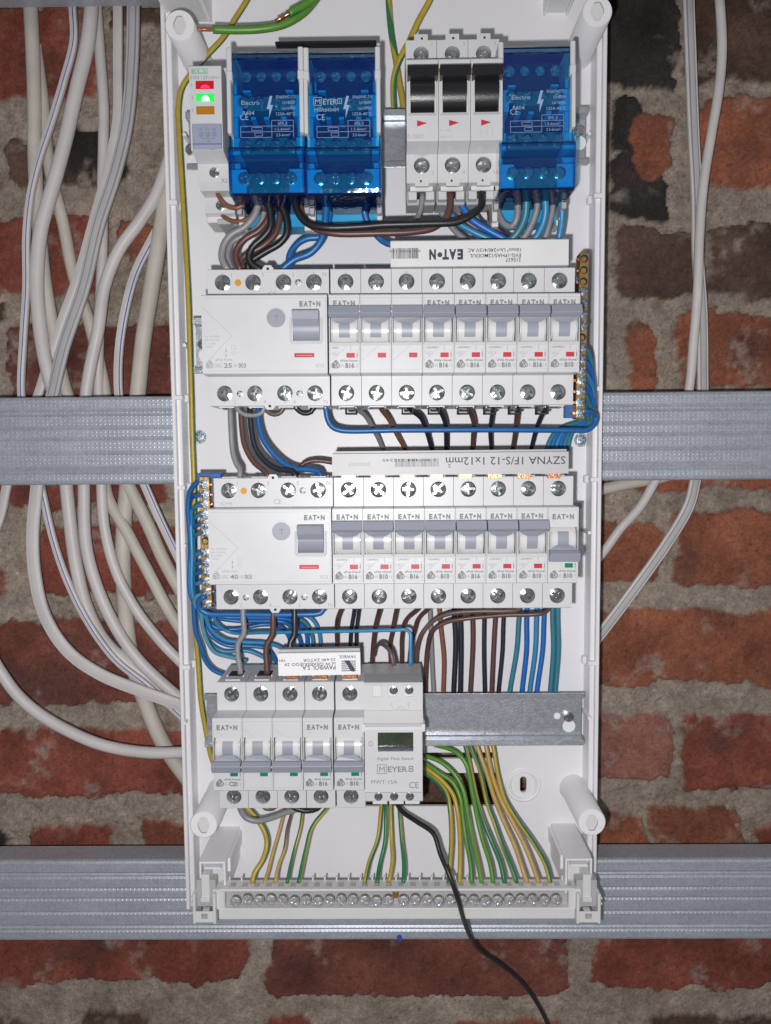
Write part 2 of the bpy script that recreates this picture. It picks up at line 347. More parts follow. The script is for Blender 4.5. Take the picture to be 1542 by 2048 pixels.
def breaker_cover(tx, on):
    def mk():
        b = MB(); x0, x1 = -8.63, 8.63; y = YF
        a0, a1, b0, b1 = -7.9, 7.9, -4.6, 10.4
        b.qhole(x0, x1, -21.2, 21.2, a0, a1, b0, b1, y, y+6, 'grey_plastic', 'shade_plastic', 'pale_plastic')
        for s in (1, -1): b.prof([(y, s*21.2), (y+.5, s*21.8), (YS+.2, s*22.0), (YS+.2, s*21.0)], x0, x1, 'grey_plastic')
        for X in (x0, x1): b.add([(X, y, -21.2), (X, y, 21.2), (X, YS, 21.8), (X, YS, -21.8)], [[0, 1, 2, 3]], 'grey_plastic')
        # clear guides at both sides of the drum
        for s in (1, -1):
            b.box(s*7.9 if s > 0 else -8.4, 8.4 if s > 0 else -7.9, y-1.3, y, b0-1.0, b1-2, 'guide_clear', .2)
            b.box(s*6.7-.25, s*6.7+.25, y-1.0, y+2, b0, b1-2.5, 'guide_clear', .1)
        b.box(-8.1, 8.1, y-.5, y+.2, b0-1.9, b0-.2, 'guide_clear', .15)
        b.poly([(-7.9, 19.8), (8.0, 19.8), (8.0, -19.9), (-7.9, -19.9), (-7.9, 19.8)], .14, y-.03, 'ink_light')
        e = y-.06
        if on: b.poly([(-7.8, -14.6), (1.6, -6.6)], .16, e, 'ink_light')
        else: b.poly([(-7.6, 15.5), (-3.0, 11.5)], .16, e, 'ink_light')
        if tx != '-':
            if tx[0] != '_': logo(b, -6.2, 15.5 if on else 15.0, 2.8, e, 'ink_grey', 12.2)
            house(b, -7.3, -19.2, 4.9, e)
            b.text('xPole Home', -2.6, -15.3, 1.25, e, 'ink_grey', w=9.6, bold=.03)
            p = tx.replace('_', '').split('/')
            b.text('HN-', -2.7, -18.6, 2.2, e, 'ink_light', w=2.9); b.text(p[0], .4, -18.7, 2.6, e, 'ink_grey', w=5.0, bold=.05); b.text('/'+p[1], 5.6, -18.6, 2.1, e, 'ink_light', w=1.9)
            if on:
                b.text('~400V' if p[1] == '3' else '~230/400V', -7.4, -8.2, 1.2, e, 'ink_grey', w=4.2 if p[1] == '3' else 7.2, bold=.01)
                b.poly([(-7.2, -10), (-3.2, -10), (-3.2, -11.4), (-7.2, -11.4), (-7.2, -10)], .12, e, 'ink_light')
                b.text('6000', -6.8, -11.2, .9, e, 'ink_light'); b.poly([(-5.8, -11.8), (-4.4, -11.8), (-4.4, -13), (-5.8, -13), (-5.8, -11.8)], .12, e, 'ink_light')
                b.poly([(3.2, -6.5), (3.6, -7.4), (3.1, -7.6), (3.6, -9.6)], .15, e, 'ink_grey')
            b.line((7.0, -8.8), (7.0, -14.4), .14, e, 'ink_grey'); b.flat([(6.6, -11.4), (7.4, -11.4), (7, -10.3)], e, 'ink_grey'); b.flat([(6.6, -11.9), (7.4, -11.9), (7, -13)], e, 'ink_grey')
            b.disc(7, -14.9, .5, e, 'ink_grey', 10); b.disc(7, -14.9, .33, e-.02, 'grey_plastic', 10)
        return b.mesh('cover')
    return cached(('bc', tx, on), mk)
def handle_mesh(on):
    def mk():
        b = MB(); cz, cy, r = 3.0, -75.6, 8.9; g = 1 if on else -1
        b.xcyl(cy, cz, r, -7.3, 7.3, 'drum_white', -62, 62)
        a = sorted((g*55, -g*32)); b.xcyl(cy, cz, r+.45, -3.05, 3.05, 'handle_grey', a[0], a[1], r0=r-1)
        def Z(z): return cz+g*(z-cz)
        # flare from the stem up to the bar
        b.add([(-3.6, cy-r-.55, Z(5.7)), (3.6, cy-r-.55, Z(5.7)), (5.8, -86.0, Z(6.6)), (8.0, -87, Z(8.8)), (-8.0, -87, Z(8.8)), (-5.8, -86.0, Z(6.6)), (-3.6, -84, Z(6.4)), (3.6, -84, Z(6.4))], [[0, 1, 2, 3, 4, 5], [0, 5, 6], [1, 2, 7]], 'handle_grey')
        b.prof([(-84.4, Z(8.4)), (-88.6, Z(8.5)), (-91.0, Z(9.9)), (-91.3, Z(10.4)), (-89.2, Z(14.6)), (-88.2, Z(14.9)), (-84.4, Z(14.9))], -8.35, 8.35, 'handle_grey')
        return b.mesh('handle')
    return cached(('hd', on), mk)
def flag_mesh(m, w=4.6):
    def mk(): b = MB(); b.box(-w/2, w/2, YF-.22, YF+.5, -1.3, 1.3, m, .15); return b.mesh('indicator_flag')
    return cached(('fl', m, w), mk)
def pole_parts(t, cx, tx, on):
    y = YB[t.name]
    def put(nm, me, x, z, lab=None):
        o = bpy.data.objects.new(nm, me); COL.objects.link(o); o.parent = t; o.location = (x*S, -y*S, z*S)
        if lab: o['label'] = lab
        return o
    put('cover', breaker_cover(tx, on), cx, 0); put('handle', handle_mesh(on), cx, 0)
    put('indicator_flag', flag_mesh('flag_red' if on else 'flag_green'), cx+3.4, -11.8 if on else -11.6)
    for s in (1, -1): screw(t, cx, YS+1.6, s*31.6, 4.15)
def breaker(x, z, texts, on, label, group, rot=0):
    n = len(texts)
    t = thing('circuit_breaker' if n == 1 else 'three_pole_breaker', label, 'circuit breaker', x, z, YR, rot, group)
    me = cached(('pb', n), lambda: pole_body(n).mesh('body', (0, YR, 0))); part('body', me, t)
    for i, tx in enumerate(texts): pole_parts(t, -n*8.75+8.75+i*17.5, tx, on)
    if n == 3:
        b = MB(); zz = 11.5 if on else -5.5; b.prof([(-87, zz-.5), (-89, zz-.5), (-89, zz+.5), (-87, zz+.5)], -25, 25, 'drum_white'); part('link_pin', b, t)
    return t
def placed(px, py, Y): x, z = at(px, py, Y); return x, z

# ------------------------------------------------------------------ brick wall
YW = 52.0
def vnoise(X, Z, sc, seed):
    r = np.random.RandomState(seed); G = r.rand(256, 256)
    u = X/sc+1000.3; v = Z/sc+1000.7; i = np.floor(u).astype(int); j = np.floor(v).astype(int); fu = u-i; fv = v-j
    fu = fu*fu*(3-2*fu); fv = fv*fv*(3-2*fv); i0, i1, j0, j1 = i % 256, (i+1) % 256, j % 256, (j+1) % 256
    return (G[i0, j0]*(1-fu)+G[i1, j0]*fu)*(1-fv)+(G[i0, j1]*(1-fu)+G[i1, j1]*fu)*fv
def fbm(X, Z, sc, seed, o=4):
    s = 0; a = 1; t = 0
    for k in range(o): s = s+a*vnoise(X, Z, sc/2**k, seed+k); t += a; a *= .55
    return s/t
RED, ORG, DRK, BRN, BLK, PNK = (.205, .060, .040), (.22, .078, .045), (.15, .052, .038), (.092, .055, .042), (.030, .027, .025), (.24, .105, .078)
bricks = [(-40, 18, 205, 192, RED), (215, 20, 330, 60, BRN), (20, 285, 235, 372, BRN), (140, 272, 262, 362, BLK), (-40, 440, 222, 588, RED), (12, 650, 345, 800, DRK),
 (-60, 600, 6, 640, BRN), (240, 455, 330, 520, ORG),
 (-60, 880, 342, 1008, RED), (82, 1048, 385, 1188, RED), (-60, 1135, 14, 1195, RED), (-60, 1242, 400, 1402, DRK), (-60, 1456, 420, 1588, RED), (-60, 1642, 8, 1700, BLK),
 (46, 1646, 232, 1790, RED), (282, 1644, 520, 1790, ORG), (-40, 1800, 492, 1966, RED), (532, 1800, 1138, 1988, DRK), (172, 2022, 302, 2140, BRN), (-60, 2030, 60, 2140, BRN), (525, 2028, 625, 2130, RED), (900, 2040, 1130, 2140, ORG), (1300, 2028, 1580, 2140, BRN),
 (1190, 1800, 1600, 1975, RED), (560, 1250, 1180, 1400, RED), (450, 1450, 800, 1590, RED), (835, 1560, 1100, 1605, BRN),
 (1130, -60, 1352, 172, BLK), (1372, -60, 1600, 168, BRN), (1225, 190, 1275, 300, BLK), (1222, 300, 1332, 442, BLK), (1262, 228, 1352, 352, ORG), (1402, 204, 1600, 380, ORG), (1225, 462, 1600, 592, BRN),
 (1252, 650, 1308, 790, ORG), (1352, 626, 1600, 780, ORG), (1130, 830, 1600, 978, ORG), (1130, 1042, 1316, 1166, ORG), (1350, 1020, 1600, 1170, ORG), (1130, 1222, 1600, 1364, ORG),
 (1130, 1436, 1342, 1562, PNK), (1364, 1424, 1600, 1580, RED), (1130, 1632, 1292, 1760, ORG), (1304, 1612, 1472, 1770, ORG), (1500, 1642, 1600, 1760, RED),
 (400, -60, 700, 60, RED), (730, -60, 1050, 60, RED), (380, 120, 640, 260, RED), (700, 120, 1100, 260, ORG), (380, 430, 700, 590, RED), (740, 430, 1150, 590, ORG)]
def build_wall():
    st = 1.5; xs = np.arange(-460, 460+st, st); zs = np.arange(-500, 430+st, st); X, Z = np.meshgrid(xs, zs, indexing='ij')
    Xw = X+(fbm(X, Z, 26, 3)-.5)*17+(fbm(X, Z, 7, 9)-.5)*7; Zw = Z+(fbm(X, Z, 30, 31)-.5)*15+(fbm(X, Z, 7, 49)-.5)*7
    mask = np.zeros_like(X); C = np.zeros(X.shape+(3,)); C[:] = (.37, .305, .245)
    C *= (.62+.62*fbm(X, Z, 14, 77, 5)+.35*(fbm(X, Z, 90, 12)-.5))[..., None]
    H = (fbm(X, Z, 12, 5, 5)-.5)*6.0-1.5
    rects = []
    for (a, b_, c, d, k) in bricks:
        x0, z1 = at(a, b_, YW); x1, z0 = at(c, d, YW); rects.append((x0, x1, z0, z1, k))
    rs = random.Random(5)
    for row in range(-8, 8):
        for cx in range(-3, 3):        # courses outside the photograph's frame
            x0 = cx*262+(row % 2)*125; r = (x0, x0+245, row*74+4, row*74+64, rs.choice([RED, ORG, DRK]))
            if r[1] < -312 or r[0] > 318: rects.append(r)
    for i, (x0, x1, z0, z1, k) in enumerate(rects):
        cx, cz, hx, hz = (x0+x1)/2, (z0+z1)/2, (x1-x0)/2, (z1-z0)/2; rr = min(9, hx*.6, hz*.6)
        qx = np.abs(Xw-cx)-hx+rr; qz = np.abs(Zw-cz)-hz+rr
        d = np.hypot(np.maximum(qx, 0), np.maximum(qz, 0))+np.minimum(np.maximum(qx, qz), 0)-rr
        mk = np.clip(.5-(d+(fbm(X, Z, 4, 700+i, 3)-.5)*4)/1.9, 0, 1); mk = mk*mk*(3-2*mk)
        t = fbm(X, Z, 32, 200+i, 5); col = np.array(k)[None, None]*(.42+1.2*t)[..., None]
        dk = np.clip((fbm(X, Z, 45, 300+i, 3)-.62)*3, 0, .5)[..., None]; col = col*(1-dk)+np.array((.055, .035, .03))*dk
        C = C*(1-mk[..., None])+col*mk[..., None]; H = H*(1-mk)+mk*(2.2+(t-.5)*3.2+rs.uniform(-1, 1)); mask = np.maximum(mask, mk)
    sm = np.clip((fbm(X, Z, 24, 911, 5)-.60)*7, 0, 1)*np.clip((fbm(X, Z, 5, 921, 3)-.35)*4, 0, 1)*.62      # mortar smeared on the bricks
    C = C*(1-sm[..., None])+np.array((.34, .28, .24))*sm[..., None]; H += sm*1.0; mask *= 1-sm*.8
    fine = fbm(X, Z, 3.2, 400, 3); H += (fine-.5)*(1.3*(1-mask)+.5*mask); C *= (.72+.56*fine)[..., None]; gr = np.random.RandomState(4).rand(*X.shape); C *= np.where(gr > .99, 1.3, np.where(gr < .012, .6, 1.0))[..., None]
    edge = np.clip(1-np.abs(mask-.35)*3.2, 0, 1); H -= edge*2.4
    nx, nz_ = X.shape; me = bpy.data.meshes.new('brick_wall')
    co = np.stack([X*S, (YW-H)*S, Z*S], -1).reshape(-1, 3)
    idx = np.arange(nx*nz_).reshape(nx, nz_); q = np.stack([idx[:-1, :-1], idx[1:, :-1], idx[1:, 1:], idx[:-1, 1:]], -1).reshape(-1, 4)
    # a real thickness behind the face
    k = len(co); back = np.array([[xs[0]*S, (YW+120)*S, zs[0]*S], [xs[-1]*S, (YW+120)*S, zs[0]*S], [xs[-1]*S, (YW+120)*S, zs[-1]*S], [xs[0]*S, (YW+120)*S, zs[-1]*S]])
    co = np.vstack([co, back]); ext = np.array([[k, k+3, k+2, k+1], [idx[0, 0], idx[0, -1], k+3, k], [idx[-1, 0], k+1, k+2, idx[-1, -1]], [idx[0, -1], idx[-1, -1], k+2, k+3], [idx[0, 0], k, k+1, idx[-1, 0]]])
    q = np.vstack([q, ext]); me.vertices.add(len(co)); me.vertices.foreach_set('co', co.ravel())
    me.loops.add(q.size); me.loops.foreach_set('vertex_index', q.ravel().astype(np.int32)); me.polygons.add(len(q))
    me.polygons.foreach_set('loop_start', np.arange(0, q.size, 4, dtype=np.int32)); me.polygons.foreach_set('use_smooth', np.ones(len(q), bool)); me.update(); me.validate()
    at_ = me.color_attributes.new('brick_col', 'FLOAT_COLOR', 'POINT'); A = np.ones((len(co), 4)); A[:k, :3] = np.clip(C.reshape(-1, 3), 0.008, 1); A[:k, 3] = mask.ravel(); A[k:, :3] = .2
    at_.data.foreach_set('color', A.ravel())
    m = bpy.data.materials.new('old_brick'); m.use_nodes = True; n = m.node_tree.nodes; l = m.node_tree.links; b = n['Principled BSDF']; b.inputs['Roughness'].default_value = .88; b.inputs['Specular IOR Level'].default_value = .25
    a = n.new('ShaderNodeAttribute'); a.attribute_name = 'brick_col'; t = n.new('ShaderNodeTexCoord')
    x = n.new('ShaderNodeTexNoise'); x.inputs['Scale'].default_value = 500; x.inputs['Detail'].default_value = 6; x.inputs['Roughness'].default_value = .75
    r = n.new('ShaderNodeMapRange'); r.inputs[1].default_value = .25; r.inputs[2].default_value = .75; r.inputs[3].default_value = .52; r.inputs[4].default_value = 1.52
    mx = n.new('ShaderNodeMix'); mx.data_type = 'RGBA'; mx.blend_type = 'MULTIPLY'; mx.inputs[0].default_value = 1
    l.new(t.outputs['Object'], x.inputs['Vector']); l.new(x.outputs['Fac'], r.inputs[0]); l.new(a.outputs['Color'], mx.inputs[6]); l.new(r.outputs[0], mx.inputs[7]); l.new(mx.outputs[2], b.inputs['Base Color'])
    v = n.new('ShaderNodeTexVoronoi'); v.inputs['Scale'].default_value = 330; l.new(t.outputs['Object'], v.inputs['Vector'])
    ad = n.new('ShaderNodeMath'); ad.operation = 'MULTIPLY_ADD'; ad.inputs[1].default_value = .25; l.new(v.outputs['Distance'], ad.inputs[0]); l.new(x.outputs['Fac'], ad.inputs[2])
    bp = n.new('ShaderNodeBump'); bp.inputs['Distance'].default_value = .0022; st_ = n.new('ShaderNodeMapRange'); st_.inputs[3].default_value = .75; st_.inputs[4].default_value = .28
    l.new(a.outputs['Alpha'], st_.inputs[0]); l.new(st_.outputs[0], bp.inputs['Strength']); l.new(ad.outputs[0], bp.inputs['Height']); l.new(bp.outputs[0], b.inputs['Normal'])
    me.materials.append(m); o = bpy.data.objects.new('brick_wall', me); COL.objects.link(o)
    tag(o, 'old rough red brick wall with crumbling mortar behind everything', 'brick wall', kind='structure')
build_wall()

# ------------------------------------------------------------------ steel profiles
def profile(ztop, zbot, label):
    b = MB(); zc = (ztop+zbot)/2; h = (ztop-zbot)/2; t = 1.0; dp = 21
    out = [(dp, h-.2), (2.2, h), (.7, h-.7), (0, h-2.2)]
    for g in (.68, .60, .30, .05, -.28, -.62, -.72): out += [(0, h*g+1.5), (.75, h*g), (0, h*g-1.5)]
    out += [(0, -h+2.6), (.9, -h+.8), (2.6, -h), (dp, -h+.2), (dp+1.5, -h+1.5), (dp+1.5, -h+6), (dp+.5, -h+6), (dp, -h+1.2), (3, -h+1.1), (1.4, -h+3), (1.4, h-3), (3, h-1.1), (dp, h-1.2), (dp+.5, h-6), (dp+1.5, h-6), (dp+1.5, h-1.5)]
    b.prof(out, -460, 460, 'profile_steel')
    return tag(solo('steel_profile', b, label, 'steel profile', (0, 0, 0), 'horizontal steel profiles'), None, None), zc
def add_profile(ytop, ybot, px, label, rot=0):
    zt = at(px, ytop, 0)[1]; zb = at(px, ybot, 0)[1]
    o, zc = profile(zt, zb, label); o.location = (0, 0, zc*S); o.rotation_euler = (0, -math.radians(rot), 0); return o
z_lo = at(771, -33, 0)[1]
o, zc = profile(z_lo+60, z_lo, 'galvanised steel profile along the very top edge, mostly out of view'); o.location = (0, 0, (z_lo+30)*S)
add_profile(788, 965, 771, 'wide galvanised steel profile crossing behind the middle of the white enclosure')
pb = add_profile(1720, 1882, 771, 'galvanised steel profile below, behind the earth terminal bar, with a blue pen mark')
b = MB(); x, z = at(799, 1876, 0); zl = z-pb.location.z/S
b.plate([(x+1.9*math.cos(a)*(1), zl+2.6*math.sin(a)) for a in [i*math.pi/6 for i in range(12)]], -.12, .9, 'line_blue')
YB[pb.name] = 0; part('ink_mark', b, pb)

# ------------------------------------------------------------------ enclosure
YP = -3.0
xl = at(342, 780, -18)[0]; xr = at(1207, 700, -18)[0]; zt = 330.0; zb = at(771, 1792, -3)[1]
enc = thing('enclosure', 'open white plastic electrical enclosure holding the four device rows', 'enclosure', (xl+xr)/2, (zb+zt)/2, 0)
OX, OZ = (xl+xr)/2, (zb+zt)/2
def e(px, py, Y): x, z = at(px, py, Y); return x-OX, z-OZ
b = MB(); hw = (xr-xl)/2; hz = (zt-zb)/2
# back panel with two cable openings low down and a slot, made as a grid of plates
cut = []
ax0, az1 = e(640, 1506, YP); ax1, az0 = e(992, 1517, YP); cut.append((ax0, ax1, az0, az1))
bx0, bz1 = e(600, 1547, YP); bx1, bz0 = e(992, 1612, YP); cut.append((bx0, bx1, bz0, bz1))
sx0, sz1 = e(1040, 1553, YP); sx1, sz0 = e(1053, 1585, YP); sx0 -= 1; sx1 += 1; sz0 -= 1; sz1 += 1; cut.append((sx0, sx1, sz0, sz1))
gx = sorted(set([-hw+1, hw-1]+[c[0] for c in cut]+[c[1] for c in cut])); gz = sorted(set([-hz, hz]+[c[2] for c in cut]+[c[3] for c in cut]))
for i in range(len(gx)-1):
    for j in range(len(gz)-1):
        mx_, mz_ = (gx[i]+gx[i+1])/2, (gz[j]+gz[j+1])/2
        inside = any(c[0] < mx_ < c[1] and c[2] < mz_ < c[3] for c in cut)
        if inside: continue
        X0, X1, Z0, Z1 = gx[i], gx[i+1], gz[j], gz[j+1]
        v = [(X0, YP, Z0), (X1, YP, Z0), (X1, YP, Z1), (X0, YP, Z1), (X0, -.4, Z0), (X1, -.4, Z0), (X1, -.4, Z1), (X0, -.4, Z1)]
        b.add(v, [[0, 1, 2, 3], [4, 5, 6, 7]], 'white_plastic')
for (X0, X1, Z0, Z1) in cut:
    v = [(X0, YP, Z0), (X1, YP, Z0), (X1, YP, Z1), (X0, YP, Z1), (X0, -.4, Z0), (X1, -.4, Z0), (X1, -.4, Z1), (X0, -.4, Z1)]
    b.add(v, [[0, 1, 5, 4], [1, 2, 6, 5], [2, 3, 7, 6], [3, 0, 4, 7]], 'white_plastic')
_in = []; _out = []; _cx, _cz = (sx0+sx1)/2, (sz0+sz1)/2; _r = (sx1-sx0)/2-1; _h = (sz1-sz0)/2-1-_r
for i in range(24):
    a_ = math.radians(7.5+15*i); px_, pz_ = _cx+_r*math.cos(a_), _cz+_r*math.sin(a_)+(_h if math.sin(a_) > 0 else -_h); _in.append((px_, pz_))
    d_ = (px_-_cx, pz_-_cz); k_ = min(((sx1-sx0)/2)/max(abs(d_[0]), 1e-6), ((sz1-sz0)/2)/max(abs(d_[1]), 1e-6)); _out.append((_cx+d_[0]*k_, _cz+d_[1]*k_))
b.hole(_out, _in, YP, -.4, 'white_plastic', None)
for X_ in (sx0, sx1):
    for Z_ in (sz0, sz1):
        o_ = sorted(range(24), key=lambda i: (_out[i][0]-X_)**2+(_out[i][1]-Z_)**2)[:2]; b.flat([_out[o_[0]], (X_, Z_), _out[o_[1]]], YP, 'white_plastic')
# embossed rings around the slot
cx_, cz_ = (sx0+sx1)/2, (sz0+sz1)/2
for rr, yy in ((11.8, .8), (9.9, 1.5)):
    n_ = 32; v = []
    for q_, Y_ in ((rr+.7, YP), (rr, YP-yy), (rr-1.0, YP-yy), (rr-1.7, YP)):
        v += [(cx_+q_*math.cos(2*math.pi*i/n_), Y_, cz_+q_*math.sin(2*math.pi*i/n_)) for i in range(n_)]
    b.add(v, [[k*n_+i, k*n_+(i+1) % n_, (k+1)*n_+(i+1) % n_, (k+1)*n_+i] for k in range(3) for i in range(n_)], 'white_plastic', True)
part('back_panel', b, enc)
for s in (-1, 1):
    b = MB(); h0 = hw
    def sx(a): return s*(h0-a)
    pr = [(sx(0), 0), (sx(0), -17.6), (sx(.5), -18.2), (sx(2.3), -18.2), (sx(2.6), -17.6), (sx(2.7), -14.6), (sx(3.9), -14.4), (sx(5.2), -14.4), (sx(5.5), -13.9), (sx(6.6), -3.0), (sx(6.6), -.4)]
    n_ = len(pr); v = [(x, y, -hz) for x, y in pr]+[(x, y, hz) for x, y in pr]
    b.add(v, [[i, (i+1) % n_, n_+(i+1) % n_, n_+i] for i in range(n_)]+[list(range(n_)), list(range(n_, 2*n_))], 'white_plastic')
    rim = part('side_rim', b, enc)
    for py in ((402, 792, 972, 1331) if s < 0 else (398, 782, 962, 1327)):
        zz = e(771, py, -15)[1]; c = MB(); c.box(min(sx(1.6), sx(7.2)), max(sx(1.6), sx(7.2)), -17.9, -13.0, zz-1.4, zz+1.4, 'white_plastic', .4); c.box(min(sx(6.2), sx(9.2)), max(sx(6.2), sx(9.2)), -10, -5.5, zz-2.6, zz+2.6, 'white_plastic', .6)
        part('clip_tab', c, rim)
    b = MB()
    for py in (274, 692, 1442, 1090) if s < 0 else (272, 1064, 1432):
        xx, zz = e(372 if s < 0 else 1176, py, -16); b.line((0, 0), (0, 0), 0, 0, 'white_plastic') if 0 else None
        c = MB(); c.cyl(xx, zz, 1.5, -3, -20, 'white_plastic', 12, r2=1.2); part('lug', c, enc)
def post(px, py, hexr=0):
    Y1 = -53; x, z = e(px, py, Y1); b = MB(); n_ = 36; r = 8.7
    def ring(q, Y): return [(x+q*math.cos(2*math.pi*i/n_), Y, z+q*math.sin(2*math.pi*i/n_)) for i in range(n_)]
    v = ring(r+1.0, YP)+ring(r+.3, YP-3)+ring(r, Y1+.6)+ring(r-.5, Y1)
    b.add(v, [[k*n_+i, k*n_+(i+1) % n_, (k+1)*n_+(i+1) % n_, (k+1)*n_+i] for k in range(3) for i in range(n_)], 'white_plastic', True)
    hexa = []
    hp = [(1.6, 5.2), (3.7, 1.2), (3.7, -1.2), (1.6, -5.4), (-1.6, -5.4), (-3.7, -1.2), (-3.7, 1.2), (-1.6, 5.2)]
    def hx(a):
        d = (math.cos(a), math.sin(a)); best = 9
        for i in range(8):
            p, q = hp[i], hp[(i+1) % 8]; ex, ez = q[0]-p[0], q[1]-p[1]; den = d[0]*ez-d[1]*ex
            if abs(den) > 1e-9:
                t = (p[0]*ez-p[1]*ex)/den; u = (p[0]*d[1]-p[1]*d[0])/den
                if t > 0 and -1e-6 <= u <= 1+1e-6: best = min(best, t)
        return best
    for i in range(n_): a = 2*math.pi*i/n_; q = hx(a); hexa.append((x+q*math.cos(a), z+q*math.sin(a)))
    b.hole([(p[0], p[2]) for p in ring(r-.5, Y1)], hexa, Y1, Y1+1.6, 'white_plastic', 'pale_plastic', 'shade_plastic')
    part('post', b, enc)
for p in ((359, 50), (1195, 22), (407, 1650), (1184, 1645)): post(*p)
# box arms that carry the terminal bar (bottom) and their twins at the top
def arm(p0, p1, Y1, Y0=YP):
    "square channel from the panel to the front, p = (x0,x1,ytop,ybot) in photo px at each end"
    b = MB(); x0, z1 = e(p1[0], p1[2], Y1); x1, z0 = e(p1[1], p1[3], Y1); t = 1.3
    for (a, c, d, f_) in ((x0, x0+t, z0, z1-t-.02), (x1-t, x1, z0, z1-t-.02), (x0, x1, z1-t, z1)):
        b.box(a, c, Y1, Y0+.3, d, f_, 'white_plastic', .25)
    b.box(x0+t+.05, x1-t-.05, Y1+6, Y0+.5, z0+2, z1-t-.1, 'pale_plastic', .2)
    b.box(x0+3, x1-3, Y1-.6, Y1+5.5, z1-4.6, z1-3.4, 'white_plastic', .2)
    b.box(x0-1.5, x0+.3, Y1+8, Y0+.6, (z0+z1)/2, z1-2, 'white_plastic', .25); b.box(x1-.3, x1+1.5, Y1+8, Y0+.6, (z0+z1)/2, z1-2, 'white_plastic', .25)
    part('support_arm', b, enc)
arm(None, (398, 452, 1724, 1790), -50); arm(None, (1131, 1184, 1718, 1786), -50)
arm(None, (300, 380, -50, -130), -50); arm(None, (1118, 1172, -128, -60), -50)
for px, py in ((399, 874), (1162, 880)):
    x, z = e(px, py, YP); b = MB(); b.cyl(x, z, 4.6, YP-.7, YP+.1, 'screw_dull'); w_ = part('washer', b, enc)
    o = part('panel_screw', screw_mesh(3.1, 'screw_dull', False), w_); o.location = (x*S, (YP-2.0)*S, z*S)

# ------------------------------------------------------------------ DIN rails
def rail(y_px, x0, x1, label, screw_at=(), rot=0):
    xa = at(x0, y_px, YR)[0]; xb = at(x1, y_px, YR)[0]; zc = at((x0+x1)/2, y_px, YR)[1]; cx = (xa+xb)/2; L = (xb-xa)/2
    t = thing('mounting_rail', label, 'mounting rail', cx, zc, YR+8, rot, 'steel mounting rails')
    b = MB(); y0, y1 = YR, YR+7.5
    top = [(y0, 17.5), (y0-.3, 17), (y0, 13.6), (y1-1, 13.4), (y1-.3, 12.8), (y1-.2, -12.8), (y1-1, -13.4), (y0, -13.6), (y0-.3, -17), (y0, -17.5), (y0+1, -17.3), (y0+1, -14.6), (y1-.6, -14.4), (y1+.8, -13.4), (y1+.8, 13.4), (y1-.6, 14.4), (y0+1, 14.6), (y0+1, 17.3)]
    b.prof(top, -L, L, 'rail_steel'); part('rail_body', b, t)
    for px, py, kind in screw_at:
        sx_, sz_ = at(px, py, YR+6); sx_ -= cx; sz_ -= zc
        if kind == 's':
            screw(t, sx_, YR+4.4, sz_, 3.4, 'screw_steel', 'rail_screw', False)
            b = MB(); n_ = 24; b.plate([(sx_+.6+4.2*math.cos(2*math.pi*i/n_), sz_-6.8+4.2*math.sin(2*math.pi*i/n_)) for i in range(n_)], y1-.45, y1-.25, 'white_plastic'); part('keyhole', b, t)
        else: b = MB(); b.cyl(sx_, sz_, 2.2, y1-.45, y1-.25, 'white_plastic'); part('hole', b, t)
    return t
rail(277, 372, 1176, 'steel mounting rail of the top row, seen bare between the blue blocks and black switches', ((1158, 262, 's'), (382, 300, 's')))
rail(689, 386, 1150, 'steel mounting rail of the second row, only its left end showing', ((407, 690, 's'),), -.2)
rail(1062, 440, 1164, 'steel mounting rail of the third row, its right end peeking out beside the last breaker')
rail(1440, 408, 1168, 'steel mounting rail of the bottom row, its right half empty and bare', ((1137, 1433, 's'), (1115, 1433, 'h')))

